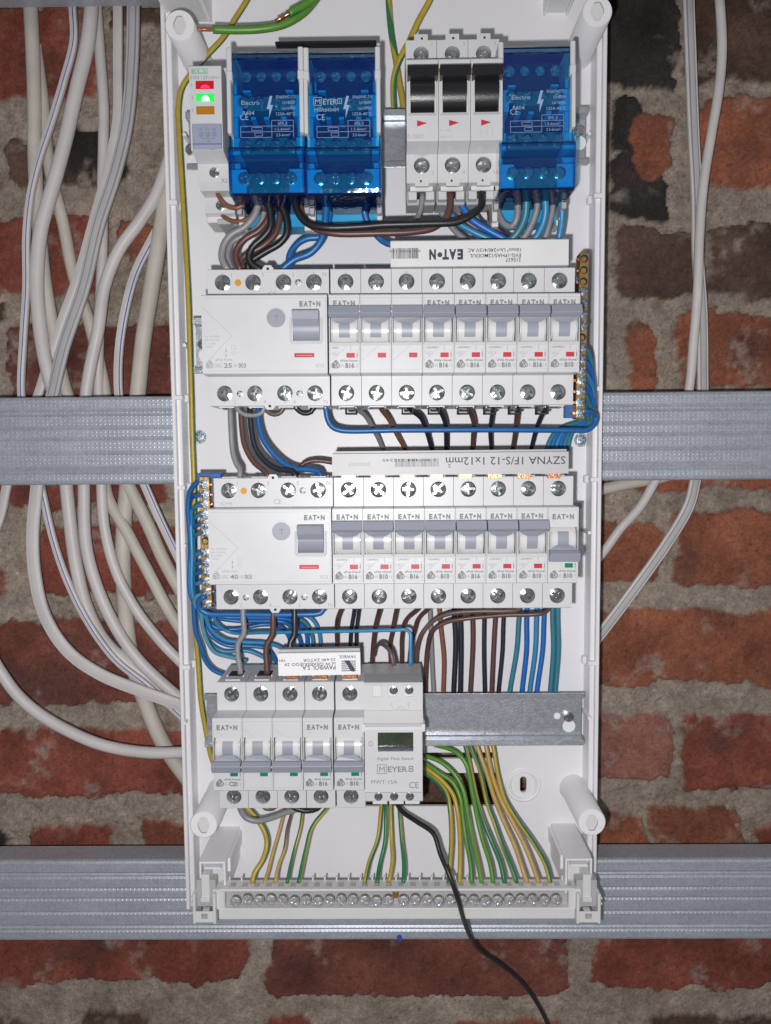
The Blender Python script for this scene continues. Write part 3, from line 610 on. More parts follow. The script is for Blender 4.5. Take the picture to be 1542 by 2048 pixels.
# ------------------------------------------------------------------ breakers and residual current devices
def rcd(x, z, amp, label, rot=0):
    t = thing('residual_current_device', label, 'residual current device', x, z, YR, rot, 'four pole residual current devices')
    b = pole_body(4)
    # one smooth face over the four poles: hide the pole joints
    for s in (1, -1):
        b.box(-34.88, 34.88, YS+.1, YS+4, s*21.4 if s > 0 else -24, 24 if s > 0 else -21.4, 'grey_plastic', .1)
        for X in (-17.5, 0, 17.5): b.box(X-.6, X+.6, YS-.02, YS+3, min(s*21.5, s*38.4), max(s*21.5, s*38.4), 'grey_plastic', .02)
        b.plate([(-3.6, s*37), (3.6, s*37), (3.0, s*39.4), (1.8, s*41), (-1.8, s*41), (-3.0, s*39.4)], YS-.7, YS+3, 'grey_plastic')
        b.disc(0, s*39, .8, YS-.75, 'dark_hole')
        for i, c in enumerate('1 3 5 N'.split() if s > 0 else '2 4 6 N'.split()): b.text(c, -26.2+i*17.5+5, s*31.6+(3 if s > 0 else -6), 2.4, YS-.06, 'ink_light')
    b.text('CE', 0, 23.5, 3, YS-.06, 'ink_light'); b.text('BOM9B', -31, 23, 2, YS-.06, 'ink_light', w=7)
    part('body', b, t)
    for i in range(4):
        for s in (1, -1): screw(t, -26.25+i*17.5, YS+1.4, s*31.6, 4.25)
    b = MB(); b.cyl(-17.3, 31.4, 1.9, YS-.4, YS+2, 'button_amber'); part('amber_lamp', b, t)
    for X, Z in ((17.3, 31.4), (-17.3, -31.8), (17.3, -31.8)):
        screw(t, X, YS-.3, Z, 1.9, 'screw_dull', 'small_screw', False)
    c = MB(); y = YF; x0, x1 = -35.4, 34.8
    a0, a1, b0, b1 = 15.6, 30.6, -3.6, 12.8
    c.qhole(x0, x1, -21.3, 21.3, a0, a1, b0, b1, y, y+6, 'grey_plastic', 'dark_hole')
    for s in (1, -1): c.prof([(y, s*21.3), (y+.6, s*21.9), (YS+.2, s*22.1), (YS+.2, s*21.0)], x0, x1, 'grey_plastic')
    for X in (x0, x1): c.add([(X, y, -21.3), (X, y, 21.3), (X, YS, 21.9), (X, YS, -21.9)], [[0, 1, 2, 3]], 'grey_plastic')
    ey = y-.05
    c.poly([(-34.6, 19.9), (33.9, 19.9), (33.9, -20.1), (-32.6, -20.1)], .14, ey, 'ink_light')
    c.poly([(-34.8, 14.9), (-18.6, -.6), (-33.2, -15.6)], .2, ey, 'ink_light')
    c.cyl(6.4, 8.9, 5.9, y-.5, y, 'grey_plastic'); c.box(13.9, 15.0, y-.9, y, -4.5, 8.8, 'guide_clear', .2); c.box(31.2, 32.3, y-.9, y, -4.5, 8.8, 'guide_clear', .2); c.box(14.6, 31.6, y-.6, y, -5.6, -3.8, 'guide_clear', .15)
    logo(c, 19.4, 15.3, 2.8, ey, 'ink_grey', 11.8)
    house(c, -33.4, -18.8, 4.6, ey, 'ink_light'); c.text('xPole Home', -28.0, -14.6, 1.5, ey, 'ink_light', w=9.4, bold=.01)
    c.text('HNC-', -28.2, -18.4, 2.5, ey, 'ink_light', w=4.4); c.text(amp, -23.4, -18.4, 2.6, ey, 'ink_grey', w=4.6, bold=.02); c.text('/4/', -18.3, -18.4, 2.4, ey, 'ink_light', w=2.6); c.text('003', -15.2, -18.4, 2.6, ey, 'ink_grey', w=4.2, bold=.02)
    c.text('RCCB', 28.4, -18.4, 2, ey, 'ink_light', w=4.2)
    for k_, s_ in enumerate(('Inc =6000A', 'IΔn=0.03A'.replace('Δ', 'd'), 'In = '+amp+'A', '~400V')): c.text(s_, -34.0, -1.6-k_*1.9, 1.2, ey, 'ink_light', w=(9, 8.4, 6.2, 4.6)[k_])
    c.line((-22, -7), (-22, -13), .15, ey, 'ink_light'); c.flat([(-22.5, -9.4), (-21.5, -9.4), (-22, -8)], ey, 'ink_light'); c.flat([(-22.5, -11.8), (-21.5, -11.8), (-22, -10.6)], ey, 'ink_light'); c.poly([(-18.9, -6), (-16.6, -6), (-16.6, -8.2), (-18.9, -8.2)], .15, ey, 'ink_light', True); c.poly([(-18.9, -9.6), (-16.6, -9.6), (-16.6, -11), (-18.9, -11)], .15, ey, 'ink_light', True)
    part('cover', c, t)
    h = MB(); h.cyl(6.4, 8.9, 5.2, y-1.0, y, 'handle_grey', 32, r2=5.2); h.text('T', 5.4, 7.2, 3.2, y-1.05, 'ink_grey'); part('test_button', h, t)
    h = MB(); h.xcyl(-76, 4.2, 9.6, 15.8, 30.4, 'handle_grey', -55, 62); h.prof([(-84, 12.4), (-89.6, 12.6), (-90.2, 11.8), (-88.6, 7.6), (-85.8, 4.2), (-83, 6)], 15.8, 30.4, 'handle_grey'); part('toggle', h, t)
    h = MB(); h.box(16.3, 27.4, y-.3, y+.4, -12.8, -10.5, 'flag_red', .15); h.box(17.3, 26.4, y-.34, y+.3, -11.9, -11.7, 'pale_plastic', .05); part('indicator_flag', h, t)
    return t
G2, G3, G4 = 'breakers in the second row', 'breakers in the third row', 'breakers in the bottom row'
def row_xz(bx, cy): return at(bx, cy, YF)
# second row
X2, Z2 = row_xz(657.5, 668); R2 = -.25
def r2(k): return X2+k*17.5, Z2+k*17.5*math.tan(math.radians(R2))
x, z = r2(-2.02); rcd(x-.3, z, '25', 'wide residual current device marked 25/4/003, left end of the second row', R2)
x, z = r2(1.5); breaker(x, z, ['B16/3', '-', '-'], True, 'three pole breaker marked B16/3 with three linked raised levers, beside the 25 amp device', G2, R2)
names2 = ['B16/1', 'B16/1', 'B10/1', 'B16/1', 'B10/1']
lab2 = ['single breaker B16/1 in the second row, touching the three pole breaker', 'single breaker B16/1 in the second row, second after the three pole breaker', 'single breaker B10/1 in the second row, standing between two B16/1 breakers', 'single breaker B16/1 in the second row, between two B10/1 breakers', 'single breaker B10/1 at the right end of the second row, beside the brass bar']
for i in range(5): x, z = r2(3.5+i); breaker(x, z, [names2[i]], True, lab2[i], G2, R2)
# third row
X3, Z3 = row_xz(664.8, 1093)
R3 = -.08
def r3(k): return X3+k*17.5, Z3+k*17.5*math.tan(math.radians(R3))
x, z = r3(-2.02); rcd(x, z, '40', 'wide residual current device marked 40/4/003, beside the brass bar in the third row', R3)
names3 = ['B16/1', 'B10/1', 'B16/1', 'B10/1', 'B16/1', 'B10/1', 'B10/1']
lab3 = ['breaker B16/1 touching the wide 40 amp device in the third row', 'breaker B10/1 in the third row, second after the wide 40 amp device', 'breaker B16/1 in the third row, third after the wide 40 amp device',
        'breaker B10/1 in the third row, fourth after the wide 40 amp device', 'breaker B16/1 in the third row, fifth after the wide device', 'breaker B10/1 in the third row, sixth after the wide device', 'breaker B10/1 with raised lever, left neighbour of the switched-off one in the third row']
for i in range(7): x, z = r3(.5+i); breaker(x, z, [names3[i]], True, lab3[i], G3, R3)
x, z = r3(7.5); breaker(x, z, ['B10/1'], False, 'only switched-off breaker of the third row, lever down and green flag, right end', G3, R3)
# bottom row
X4, Z4 = row_xz(425.6, 1510)
def r4(k, g=0): return X4+k*17.5+g, Z4
x, z = r4(1.5); breaker(x, z, ['C20/3', '-', '-'], False, 'three pole breaker marked C20/3, levers down with green flags, bottom row', G4)
x, z = r4(3.5, .15); breaker(x, z, ['B16/1'], False, 'switched-off breaker B16/1 in the bottom row, next to the three pole breaker', G4)
x, z = r4(4.5, .8); breaker(x, z, ['B10/1'], False, 'switched-off breaker B10/1 in the bottom row, next to the time switch', G4)

# ------------------------------------------------------------------ busbars
def barcode(b, x0, x1, z0, z1, y, m, seed, step=.35):
    r = random.Random(seed); x = x0
    while x < x1: w = r.choice((.18, .18, .36, .5)); b.rect(x, min(x+w, x1), z0, z1, y, m); x += w+r.choice((.2, .3, .45))
def busbar(p, Y, label, kind, teeth, rot=0):
    x0, z1 = at(p[0], p[1], Y); x1, z0 = at(p[2], p[3], Y); cx, cz = (x0+x1)/2, (z0+z1)/2; w, h = (x1-x0)/2, (z1-z0)/2
    t = thing('phase_busbar', label, 'busbar', cx, cz, Y+4, rot, 'comb busbars above the breakers'); b = MB()
    mm = {1: 'pale_plastic', 2: 'bus_grey', 3: 'white_plastic'}[kind]
    b.prof([(Y, h), (Y+.3, h+.3), (Y+4, h+.3), (Y+4, -h), (Y, -h)], -w, w, mm); b.prof([(Y+4.0, h+1.6), (Y+9, h+1.6), (Y+9, -h), (Y+4.0, -h)], -w+.5, w-.3, 'shade_plastic')
    y = Y-.05
    def T(s, px, py, hh, wpx, m='ink_dark', bold=0.):      # upside-down print; px,py = photo position of the text's right-bottom corner
        x, z = at(px, py, Y); ww = wpx*(DCAM+Y)/FPX; b.text(s, x-cx, z-cz, hh, y, m, w=ww, rot=180, bold=bold)
    if kind == 1:
        def L(px): return at(px, 500, Y)[0]-cx
        # lettering upside down
        wd = 66*(DCAM+Y)/FPX; xx = at(926, 499.5, Y)
        g = MB(); logo(g, 0, 0, 5.3, y, 'ink_dark', wd)
        b.add([(xx[0]-cx-v[0], v[1], xx[1]-cz-v[2]) for v in g.v], g.f, 'ink_dark')
        T('215637', 1042, 516, 2.1, 30, bold=.01); T('EVG-1PHAS/12MODUL', 1042, 507, 2.1, 100, bold=.01); T('10mm² Un=240/415V AC', 1042, 496, 2.1, 104, bold=.01)
        T('4 015082 156', 842, 500, 1.3, 62); barcode(b, -w+.3, L(837), at(0, 526, Y)[1]-cz, at(0, 505, Y)[1]-cz, y, 'ink_dark', 3)
    elif kind == 2:
        T('SZYNA 1F/S-12 1x12mm', 1131, 913, 4.6, 238, bold=.004); T('2', 902, 928, 2.2, 6)
        T('5 907484 232245', 873, 917, 1.6, 108); zz = at(0, 940, Y)[1]-cz; barcode(b, at(790, 930, Y)[0]-cx, at(877, 930, Y)[0]-cx, zz, zz+4.6, y, 'ink_grey', 8)
        T('2023/07', 740, 925, 2.0, 44, 'ink_light')
    else:
        T('PAWBOL S.A.', 671, 1331, 2.6, 70, bold=.012); T('ul.W.GRABSKIEGO 29', 671, 1325, 1.9, 104, bold=.008); T('32-640 ZATOR', 671, 1317, 1.8, 66, bold=.008); T('PAWBOL', 711, 1311, 1.9, 34, bold=.01); T('MM', 570, 1317, 1.8, 12)
        bx, bz = at(683, 1343, Y); bx -= cx; bz -= cz
        for k in range(6): b.rect(bx, bx+8.6, bz+k*1.15, bz+k*1.15+.5, y, 'ink_dark')
        b.flat([(bx+1.5, bz+6.4), (bx+4.6, bz+6.6), (bx+8.0, bz+1.0), (bx+7.4, bz-.6), (bx+5.2, bz+.4), (bx+3.6, bz+3.6)], y-.04, 'ink_dark')
    part('insulator', b, t)
    for px in teeth:
        c = MB(); xx = at(px, p[3], Y)[0]-cx; c.box(xx-3.9, xx+3.9, Y+.6, Y+2.4, -h-2.6, -h+1, 'copper', .15); part('copper_tooth', c, t)
    return t
busbar((781, 483, 1137, 530), -72, 'white busbar strip with upside-down blue-black lettering and barcode above the second row', 1, ())
busbar((664, 908, 1137, 947.5), -72, 'long grey busbar strip with large upside-down lettering above the third row', 2, (697, 756, 815, 873, 931, 990, 1048, 1108), .1)
busbar((556, 1307, 721, 1350), -72.5, 'short busbar strip with a striped emblem and small print in the bottom row', 3, (583, 641, 700), .7)

# ------------------------------------------------------------------ switch disconnector (top row)
ox, oz = at(909, 200, YF)
t = thing('switch_disconnector', 'three pole main switch with three black levers in the top row', 'main switch', ox, oz, YR, .1)
b = MB(); c = MB()
for i in range(3):
    cx = (i-1)*17.5; x0, x1 = cx-8.63, cx+8.63
    for s in (1, -1):
        z0, z1 = (21.6, 38.6) if s > 0 else (-38.6, -22.5)
        b.rhole(x0, x1, z0, z1, cx, 31.0 if s > 0 else -29.4, 4.3 if s > 0 else 4.5, YS, YS+6, 'grey_plastic', 'dark_hole', mw='shade_plastic')
    shell(b, x0, x1, 21.6, 38.6, 1); shell(b, x0, x1, -38.6, -22.5, -1)
    b.plate([(cx-3.8, 38.4), (cx+3.8, 38.4), (cx+3.8, 41.8), (cx-3.8, 41.8)], YS-.1, YS+2, 'grey_plastic'); b.rect(cx-.1, cx+1.1, 38.9, 40.1, YS-.14, 'dark_hole')
    b.plate([(cx-3.8, -38.5), (cx+3.8, -38.5), (cx+3.8, -40.8), (cx-3.8, -40.8)], YS-.1, YS+2, 'grey_plastic'); b.rect(cx-1.1, cx-.1, -38.6, -37.4, YS-.14, 'dark_hole')
    b.box(x0, x1, -69.8, -31, -21.5, 21.5, 'grey_plastic', .2); b.box(x0+.1, x1-.1, -52, -31, -44, 38, 'shade_plastic', .3)
    # lower clamps
    b.box(cx-6.5, cx+6.5, -64, -62, -41.4, -39, 'pale_plastic', .15); b.box(cx-6, cx+6, -58, -46, -42.5, -38.8, 'shade_plastic', .3); b.box(cx-2.4, cx+2.4, -60, -44, -42.9, -38.6, 'dark_hole', .3)
    b.box(cx-7.6, cx-2.6, -60, -44, -45, -40, 'grey_plastic', .4); b.box(cx+2.6, cx+7.6, -60, -44, -45, -40, 'grey_plastic', .4); b.box(cx-8.2, cx+8.2, -54, -40, -46.2, -38, 'shade_plastic', .4)
    b.text('135'[i], cx+6.0, 35.4, 2, YS-.05, 'ink_light'); b.text('246'[i], cx+5.4, -34.5, 2.4, YS-.05, 'ink_light')
    if i == 0: b.text('276284', cx-4, -24.6, 2.0, YS-.05, 'ink_light', w=6.5)
    y = YF
    c.qhole(x0, x1, -20.8, 21.2, cx-7.4, cx+7.4, -6.8, 15.6, y, y+7, 'grey_plastic', 'dark_hole', 'drum_white')
    c.prof([(y, 21.2), (y+.5, 21.8), (YS+.2, 22), (YS+.2, 21)], x0, x1, 'grey_plastic'); c.prof([(y, -20.8), (y+.5, -21.3), (YS+.2, -23.4), (YS+.2, -20)], x0, x1, 'grey_plastic')
    for X in (x0, x1): c.add([(X, y, -20.8), (X, y, 21.2), (X, YS, 21.6), (X, YS, -23.4)], [[0, 1, 2, 3]], 'grey_plastic')
    for s in (1, -1): c.box(cx+s*7.0-.5, cx+s*7.0+.5, y-1.2, y+3, -7, 11.5, 'drum_white', .2)
    c.box(cx-7.4, cx+7.4, y-.5, y+3, -8.0, -6.6, 'shade_plastic', .15)
    c.flat([(cx-3.0, -10.4), (cx-3.0, -13.8), (cx+2.6, -12.0)], y-.06, 'flag_red')
part('body', b, t)
c.text('IS-100/3', -26, -20.0, 2.4, YF-.06, 'ink_light', w=9); c.text('Ie = 100A', -8, -16.5, 1.1, YF-.06, 'ink_light', w=6); c.text('240/415V~', -8, -19.8, 1.1, YF-.06, 'ink_light', w=8)
for X in (14.5, 17.5, 20.5): c.poly([(X, -15.5), (X+.6, -17), (X, -17.5), (X, -19.5)], .14, YF-.06, 'ink_light')
part('cover', c, t)
for i in range(3):
    cx = (i-1)*17.5
    h = MB(); h.xcyl(-75, 5.5, 11.5, cx-6.7, cx+6.7, 'black_plastic', -60, 65); h.prof([(-84.4, 9.6), (-91.0, 9.8), (-92.2, 10.6), (-91.8, 14.8), (-90.8, 15.5), (-84.4, 15.5)], cx-8.2, cx+8.2, 'black_plastic'); part('lever', h, t)
    screw(t, cx, YS+2.6, 30.4, 4.0); screw(t, cx, YS+1.6, -29.6, 4.1)
h = MB(); h.prof([(-88, 12.0), (-90, 12.0), (-90, 13.4), (-88, 13.4)], -10, 10, 'brass'); part('link_pin', h, t)

# ------------------------------------------------------------------ blue distribution blocks
def dist_block(px, py, label, printed, rot=0):
    ox, oz = at(px, py, YF); t = thing('distribution_block', label, 'distribution block', ox, oz, YR, rot, 'blue distribution blocks')
    b = MB()
    b.box(-20.2, 20.2, -46, YR+1, -46, 38, 'blue_body', .4)
    # stepped towers at the two sides and dark wells between
    for s in (1, -1):
        for (z0, z1, w, y) in ((19, 26, 2.8, -73), (6, 18, 6.2, -75), (-5, 6, 3.6, -75), (-14.5, -5, 4.6, -75), (-22.5, -17, 3.4, -70), (-36.6, -23.6, 8.4, -79)):
            b.box(s*20.2 if s < 0 else 20.2-w, s*20.2+w if s < 0 else 20.2, y, -44, z0, z1-.3, 'blue_body', .4)
        b.box(s*12-2.2, s*12+2.2, -72, -44, 20.4, 21.6, 'blue_body', .2)
    b.box(-11.6, 11.6, -74, -44, 9.4, 17.0, 'teal_deck', .2); b.box(-15, 15, -74, -44, -14.2, -5.0, 'teal_deck', .2); b.box(-11.8, 11.8, -74, -44, -35.4, -24.6, 'teal_deck', .2)
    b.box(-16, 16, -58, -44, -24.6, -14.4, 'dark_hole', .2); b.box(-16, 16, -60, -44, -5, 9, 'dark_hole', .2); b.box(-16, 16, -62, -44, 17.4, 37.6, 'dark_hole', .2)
    for X in (-8.5, -1.2, 8.6): b.box(X-1.5, X+1.5, -72, -44, 5.6, 7.2, 'blue_body', .2)
    part('terminal_base', b, t)
    for row, y, xs_ in ((30.4, -69, 2.8), (13.2, -77.0, 3.2), (-9.6, -77.0, 3.2), (-29.3, -80.6, 3.3)):
        for k, X in enumerate((-12.9, -4.3, 4.3, 12.9)): screw(t, X, y, row, xs_*(1.08 if k in (0, 3) else .95), 'screw_steel')
    for s in (-1, 1):
        b = MB()
        x0, x1 = (-21.0, -18.2) if s < 0 else (18.2, 21.0)
        b.box(x0, x1, -82.5, -34, 25.5, 39.6, 'grey_plastic', .5); b.box(x0-.25, x1+.25, -83.2, -36, 22.2, 27.0, 'grey_plastic', .5); b.box(x0+(.0 if s < 0 else .6), x1-(.6 if s < 0 else .0), -83.5, -36, -6.2, 22.6, 'grey_plastic', .4)
        # spring feet at the bottom
        b.box(x0+.1, x1-.1, -62, -34, -40, -5, 'grey_plastic', .3); b.box(x0-.2, x1+.2, -56, -30, -48, -38, 'pale_plastic', .4); b.box(x0-1.2 if s > 0 else x0, x1+1.2 if s < 0 else x1, -52, -46, -50, -46.6, 'pale_plastic', .3); b.box(x0, x1, -62, -56, -43, -38.6, 'shade_plastic', .4)
        part('side_frame', b, t)
    # transparent cover
    c = MB()
    th = 1.1; X0, X1 = -18.1, 18.1
    up = [(-40, 40.6), (-70, 40.6), (-74, 40.4), (-78, 39.2), (-81, 37), (-82, 34), (-82, 26), (-80.6, 24.4), (-80.6, -13.8)]
    inn = [(-80.6+th, -13.8), (-80.6+th, 25), (-82+th, 27), (-82+th, 33.4), (-79.4, 36.9), (-76, 38.6), (-72, 39.4), (-40, 39.5)]
    c.prof(up+inn, X0, X1, 'clear_blue')
    lw = [(-80.8, -13.9), (-83.8, -14.2), (-84.5, -15), (-84.6, -17), (-84.6, -19), (-84.2, -20.6), (-83, -21.6), (-83.4, -23), (-83.4, -30), (-83.2, -36), (-82.6, -37.8), (-81, -38.8), (-44, -38.8)]
    li = [(-44, -37.7), (-81, -37.7), (-82.1, -36.5), (-82.3, -23), (-81.9, -21), (-83.5, -19), (-83.5, -15.5), (-80.8, -15)]
    c.prof(lw+li, -20.9, 20.9, 'clear_blue')
    for s in (-1, 1):
        x0, x1 = (-20.9, -19.8) if s < 0 else (19.8, 20.9)
        c.prof([(-80.5, -6.6), (-80.6, -13.7), (-84.4, -14.5), (-83.2, -37), (-81, -38.6), (-52, -38.6), (-52, -6.6)], x0, x1, 'clear_blue')
    y = -80.7
    q = 'ink_white'
    nv = len(c.v)
    if printed:
        c.poly([(-15.8, 11.4), (-11.4, 11.4), (-11.4, 7.2), (-15.8, 7.2)], .3, y, q, True); c.text('M', -15.1, 7.9, 2.7, y, q, w=3.0, bold=.01); c.text('EYER', -10.6, 7.6, 3.1, y, q, w=7.6, bold=.015); c.poly([(-2.7, 10.6), (-.4, 10.6), (-.4, 8), (-2.7, 8)], .4, y, q, True); c.line((-1.55, 10.2), (-1.55, 8.4), .35, y, q)
        c.text('MBR8404M', -15.4, 3.8, 2.0, y, q, w=13.2)
    else:
        c.text('Electro', -13.5, 7.4, 2.4, y, q, w=10); c.text('8404', -13, 2.0, 2.2, y, q, w=6.5)
    c.flat([(2.2, 12), (3.6, 12), (2.4, 7.2), (4.0, 7.2), (1.6, .2), (1.9, 5.0), (.4, 5.0)], y, q)
    for k, s_ in enumerate(('EN60947-7-1', 'Ui=800V', 'Ue=690V', '125A-40°C')): c.text(s_, 16.2, 10.6-k*3.0, 1.7, y, q, w=(10.5, 7, 7.5, 10.6)[k], al='R')
    c.text('CE', -14.4, -.6, 3.2, y, q, w=4.6)
    c.poly([(3.0, 1.0-2), (15.0, -1.0), (15, -10.0), (3, -10)], .2, y, q, True); c.poly([(-14.2, -4.0), (15, -4.0)], .2, y, q); c.poly([(-14.2, -7), (15, -7)], .2, y, q); c.poly([(-14.2, -4.0), (-14.2, -10), (15, -10)], .2, y, q)
    c.text('Ø5.3', 6.5, -3.4, 1.7, y, q, w=5); c.text('1.5-6mm²', 4.8, -6.4, 1.5, y, q, w=8.4); c.text('2.5-6mm²', 5.4, -9.5, 1.5, y, q, w=7.8)
    c.poly([(-8, -4.7), (-2.2, -4.7), (-2.2, -6.3), (-8, -6.3)], .2, y, q, True); c.poly([(-6.4, -7.6), (-2.2, -7.6), (-2.2, -9.3), (-6.4, -9.3)], .2, y, q, True)
    c.v[nv:] = [(p[0], p[1], p[2]+2.4) for p in c.v[nv:]]
    part('transparent_cover', c, t)
    return t
mat('teal_deck', (.01, .13, .12), .4)
dist_block(530.5, 241, 'blue transparent distribution block between the phase indicator and its twin with the boxed M mark', False)
dist_block(684.5, 241, 'blue transparent distribution block with white boxed M lettering, beside the bare rail', True)
dist_block(1075, 230, 'blue transparent distribution block to the right of the black lever main switch', False, .3)
# dark comb strip above the two left blocks
b = MB(); x0, z0 = at(551, 91, -60); x1, z1 = at(753, 83, -60); b.box(0, x1-x0, -62, -56, 0, z1-z0, 'black_plastic', .4)
o = solo('black_strip', b, 'thin black strip lying along the upper edge of the two left blue blocks', 'plastic strip', (0, 0, 0)); o.location = (x0*S, 0, z0*S)

# ------------------------------------------------------------------ phase indicator (far left, top row)
ox, oz = at(412, 215, YF)
t = thing('phase_indicator', 'narrow phase indicator with red, green and amber lamps, top left corner', 'phase indicator', ox, oz, YR)
b = MB(); w = 8.75
b.box(-w, w, -69.8, -31, 20, 27.8, 'grey_plastic', .3); b.cyl(0, 24.6, 2.6, YS-.4, YS+2, 'shade_plastic'); b.text('Z', 4.8, 23.6, 1.8, YS-.1, 'ink_grey', bold=.01)
b.box(-w, w, -70, -31, -22, 21, 'grey_plastic', .3)
b.prof([(-32, -26), (YS, -23.4), (YS, -34.6), (-66, -38.4), (-32, -38.4)], -w, w, 'grey_plastic'); b.prof([(-32, -38), (-55, -38.5), (-55, -47.6), (-50, -49.4), (-32, -49.4)], -w, w, 'grey_plastic')
b.box(-w, w, -52, -31, -52, -48.5, 'pale_plastic', .4); b.box(-2, 6, -54, -30, -53.5, -50.5, 'shade_plastic', .4)
b.text('X2', 4.2, -35.2, 2.4, YS-.08, 'ink_grey', w=3.8); b.text('X3', 4.2, -46, 2.4, -55.1, 'ink_grey', w=3.8)
part('body', b, t)
c = MB(); y = YF
c.prof([(y, 21.6), (y+.8, 22.4), (YS+.2, 22.4), (YS+.2, -25), (y+.5, -22.4), (y, -21.8)], -w, w, 'grey_plastic')
q = y-.05
c.poly([(-7.4, 20.4), (1.4, 20.4), (1.4, 17.8), (-7.4, 17.8)], .25, q, 'ink_green', True); c.text('ELS', -7.0, 18.2, 1.9, q, 'ink_green', w=8.0, bold=.012)
c.text('SVN 129', -8.1, 14.9, 2.0, q, 'ink_grey', w=9.4); c.text('230V~', 1.6, 14.9, 1.6, q, 'ink_grey', w=6.6)
for k, s_ in enumerate('123'): c.text(s_, -7.8, 11.2-k*6.7, 1.8, q, 'ink_grey')
part('cover', c, t)
for k, (m_, core) in enumerate((('led_red', 'led_redcore'), ('led_green', 'led_core'), ('led_amber', None))):
    zc = 11.9-k*6.7; h = MB(); h.box(-5.4, 4.6, y-.25, y+.5, zc-2.2, zc+2.2, m_, .25)
    if core:
        n_ = 12; h.flat([(-.2+(2.3 if k else 2.6)*math.cos(math.pi*i/n_), zc-1.9+(2.9 if k else 2.0)*math.sin(math.pi*i/n_)) for i in range(n_+1)], y-.3, core)
    part('lamp_window', h, t, ('red lit lamp window', 'green lit lamp window', 'amber dim lamp window')[k])
h = MB(); h.box(-7.6, 8.4, y-1.1, y-.1, -22.6, -8.9, 'clear_window', .3); h.box(-7.6, 8.4, y-1.4, y-.2, -20.2, -19.6, 'clear_window', .1)
for k in range(3):
    X = -2.8+k*3.6; h.poly([(X+1.1*math.cos(i*math.pi/5), -14.6+1.1*math.sin(i*math.pi/5)) for i in range(10)], .2, y-1.16, 'ink_grey', True); h.line((X-.7, -15.3), (X+.7, -13.9), .16, y-1.16, 'ink_grey'); h.line((X-.7, -13.9), (X+.7, -15.3), .16, y-1.16, 'ink_grey'); h.text('X'+str(k+1), X-1.2, -12.6, 1.2, y-1.16, 'ink_grey'); h.line((X, -15.7), (X, -17), .16, y-1.16, 'ink_grey')
h.line((-2.8, -17), (4.4, -17), .16, y-1.16, 'ink_grey'); h.text('N', .9, -18.9, 1.3, y-1.16, 'ink_grey')
part('label_window', h, t)
screw(t, .6, YS-.6, -29.6, 2.9); screw(t, .6, -56, -43.2, 2.9)

# ------------------------------------------------------------------ digital time switch
ox, oz = at(787.5, 1510, YF)
t = thing('time_switch', 'white digital time switch with a small dark display, right end of the bottom row', 'time switch', ox, oz, YR)
b = MB(); w = 17.4
b.prof([(YS-3, 37.6), (YS-2, 39.0), (-56, 40.2), (-34, 40.3), (-34, 22), (YS-3, 22)], -w, w, 'grey_plastic')
b.prof([(YS-2, 39.5), (-58, 40.6), (-58, 39.8), (YS-2, 38.8)], -w, w, 'shade_plastic')
b.prof([(YS-4, 23), (-82, 18), (-60, 18), (-60, 23)], -w, w, 'pale_plastic')
b.box(-w, w, -70, -31, -22, 24, 'grey_plastic', .3); b.box(-w+.1, w-.1, -72, -32, -33.4, -20.5, 'grey_plastic', .3)
for X in (-8.6, 1.4, 11): b.box(X-4.4, X+4.4, -70, -32, -36.2, -33.2, 'pale_plastic', .3)
for X in (-9.8, -.6, 9.0): b.box(X-2.9, X+2.9, -73.6, -71, 31.0, 38.2, 'pale_plastic', .6)
for X, s_ in ((-9.4, '5'), (.0, '4'), (9.4, '3')): b.text(s_, X-.7, -25.2, 1.9, -72.06, 'ink_grey'); b.line((X, -21.4), (X, -22.6), .2, -72.06, 'ink_grey'); b.line((X, -25.6), (X, -27.2), .2, -72.06, 'ink_grey')
q = -73.06; b.text('1', -1.2, 25.6, 2.2, q, 'ink_light'); b.text('2', 8.4, 25.6, 2.2, q, 'ink_light')
b.poly([(-.6, 25.2), (-.6, 23.4), (2.4, 23.4)], .2, q, 'ink_light'); b.poly([(9.0, 25.2), (9.0, 23.4), (6.2, 23.4)], .2, q, 'ink_light'); b.poly([(4.3+2.0*math.cos(i*math.pi/8), 23.4+2.0*math.sin(i*math.pi/8)) for i in range(16)], .22, q, 'ink_light', True); b.poly([(3.2, 23.2), (3.8, 24.1), (4.8, 22.7), (5.4, 23.6)], .2, q, 'ink_light')
part('body', b, t)
c = MB(); y = YF-1.5
c.qhole(-w+.6, w-.8, -21.6, 15.6, -9.2, 11.4, 2.6, 14.0, y, y+2.2, 'grey_plastic', None)
c.prof([(y, 15.6), (y+.8, 17), (y+3, 18.2), (YS, 18.2), (YS, 15)], -w+.6, w-.8, 'grey_plastic'); c.prof([(y, -21.6), (y+.6, -22.2), (YS, -22.2), (YS, -21)], -w+.6, w-.8, 'grey_plastic')
for X in (-w+.6, w-.8): c.add([(X, y, -21.6), (X, y, 15.6), (X, YS, 18), (X, YS, -22)], [[0, 1, 2, 3]], 'grey_plastic')
q = y-.06
c.poly([(-14.2, 8.6), (-12.4, 8.6), (-12.4, 6.0), (-14.2, 6.0)], .3, q, 'ink_grey', True)
c.text('Digital Time Switch', -9.8, -2.4, 1.8, q, 'ink_grey', w=21, bold=.008, shear=.2)
c.poly([(-9.6, -5.2), (-4.4, -5.2), (-4.4, -10.4), (-9.6, -10.4)], .35, q, 'ink_grey', True); c.text('M', -8.6, -9.5, 3.3, q, 'ink_grey', w=3.3, bold=0); c.text('EYER', -3.5, -9.5, 3.4, q, 'ink_grey', w=11.4, bold=.02)
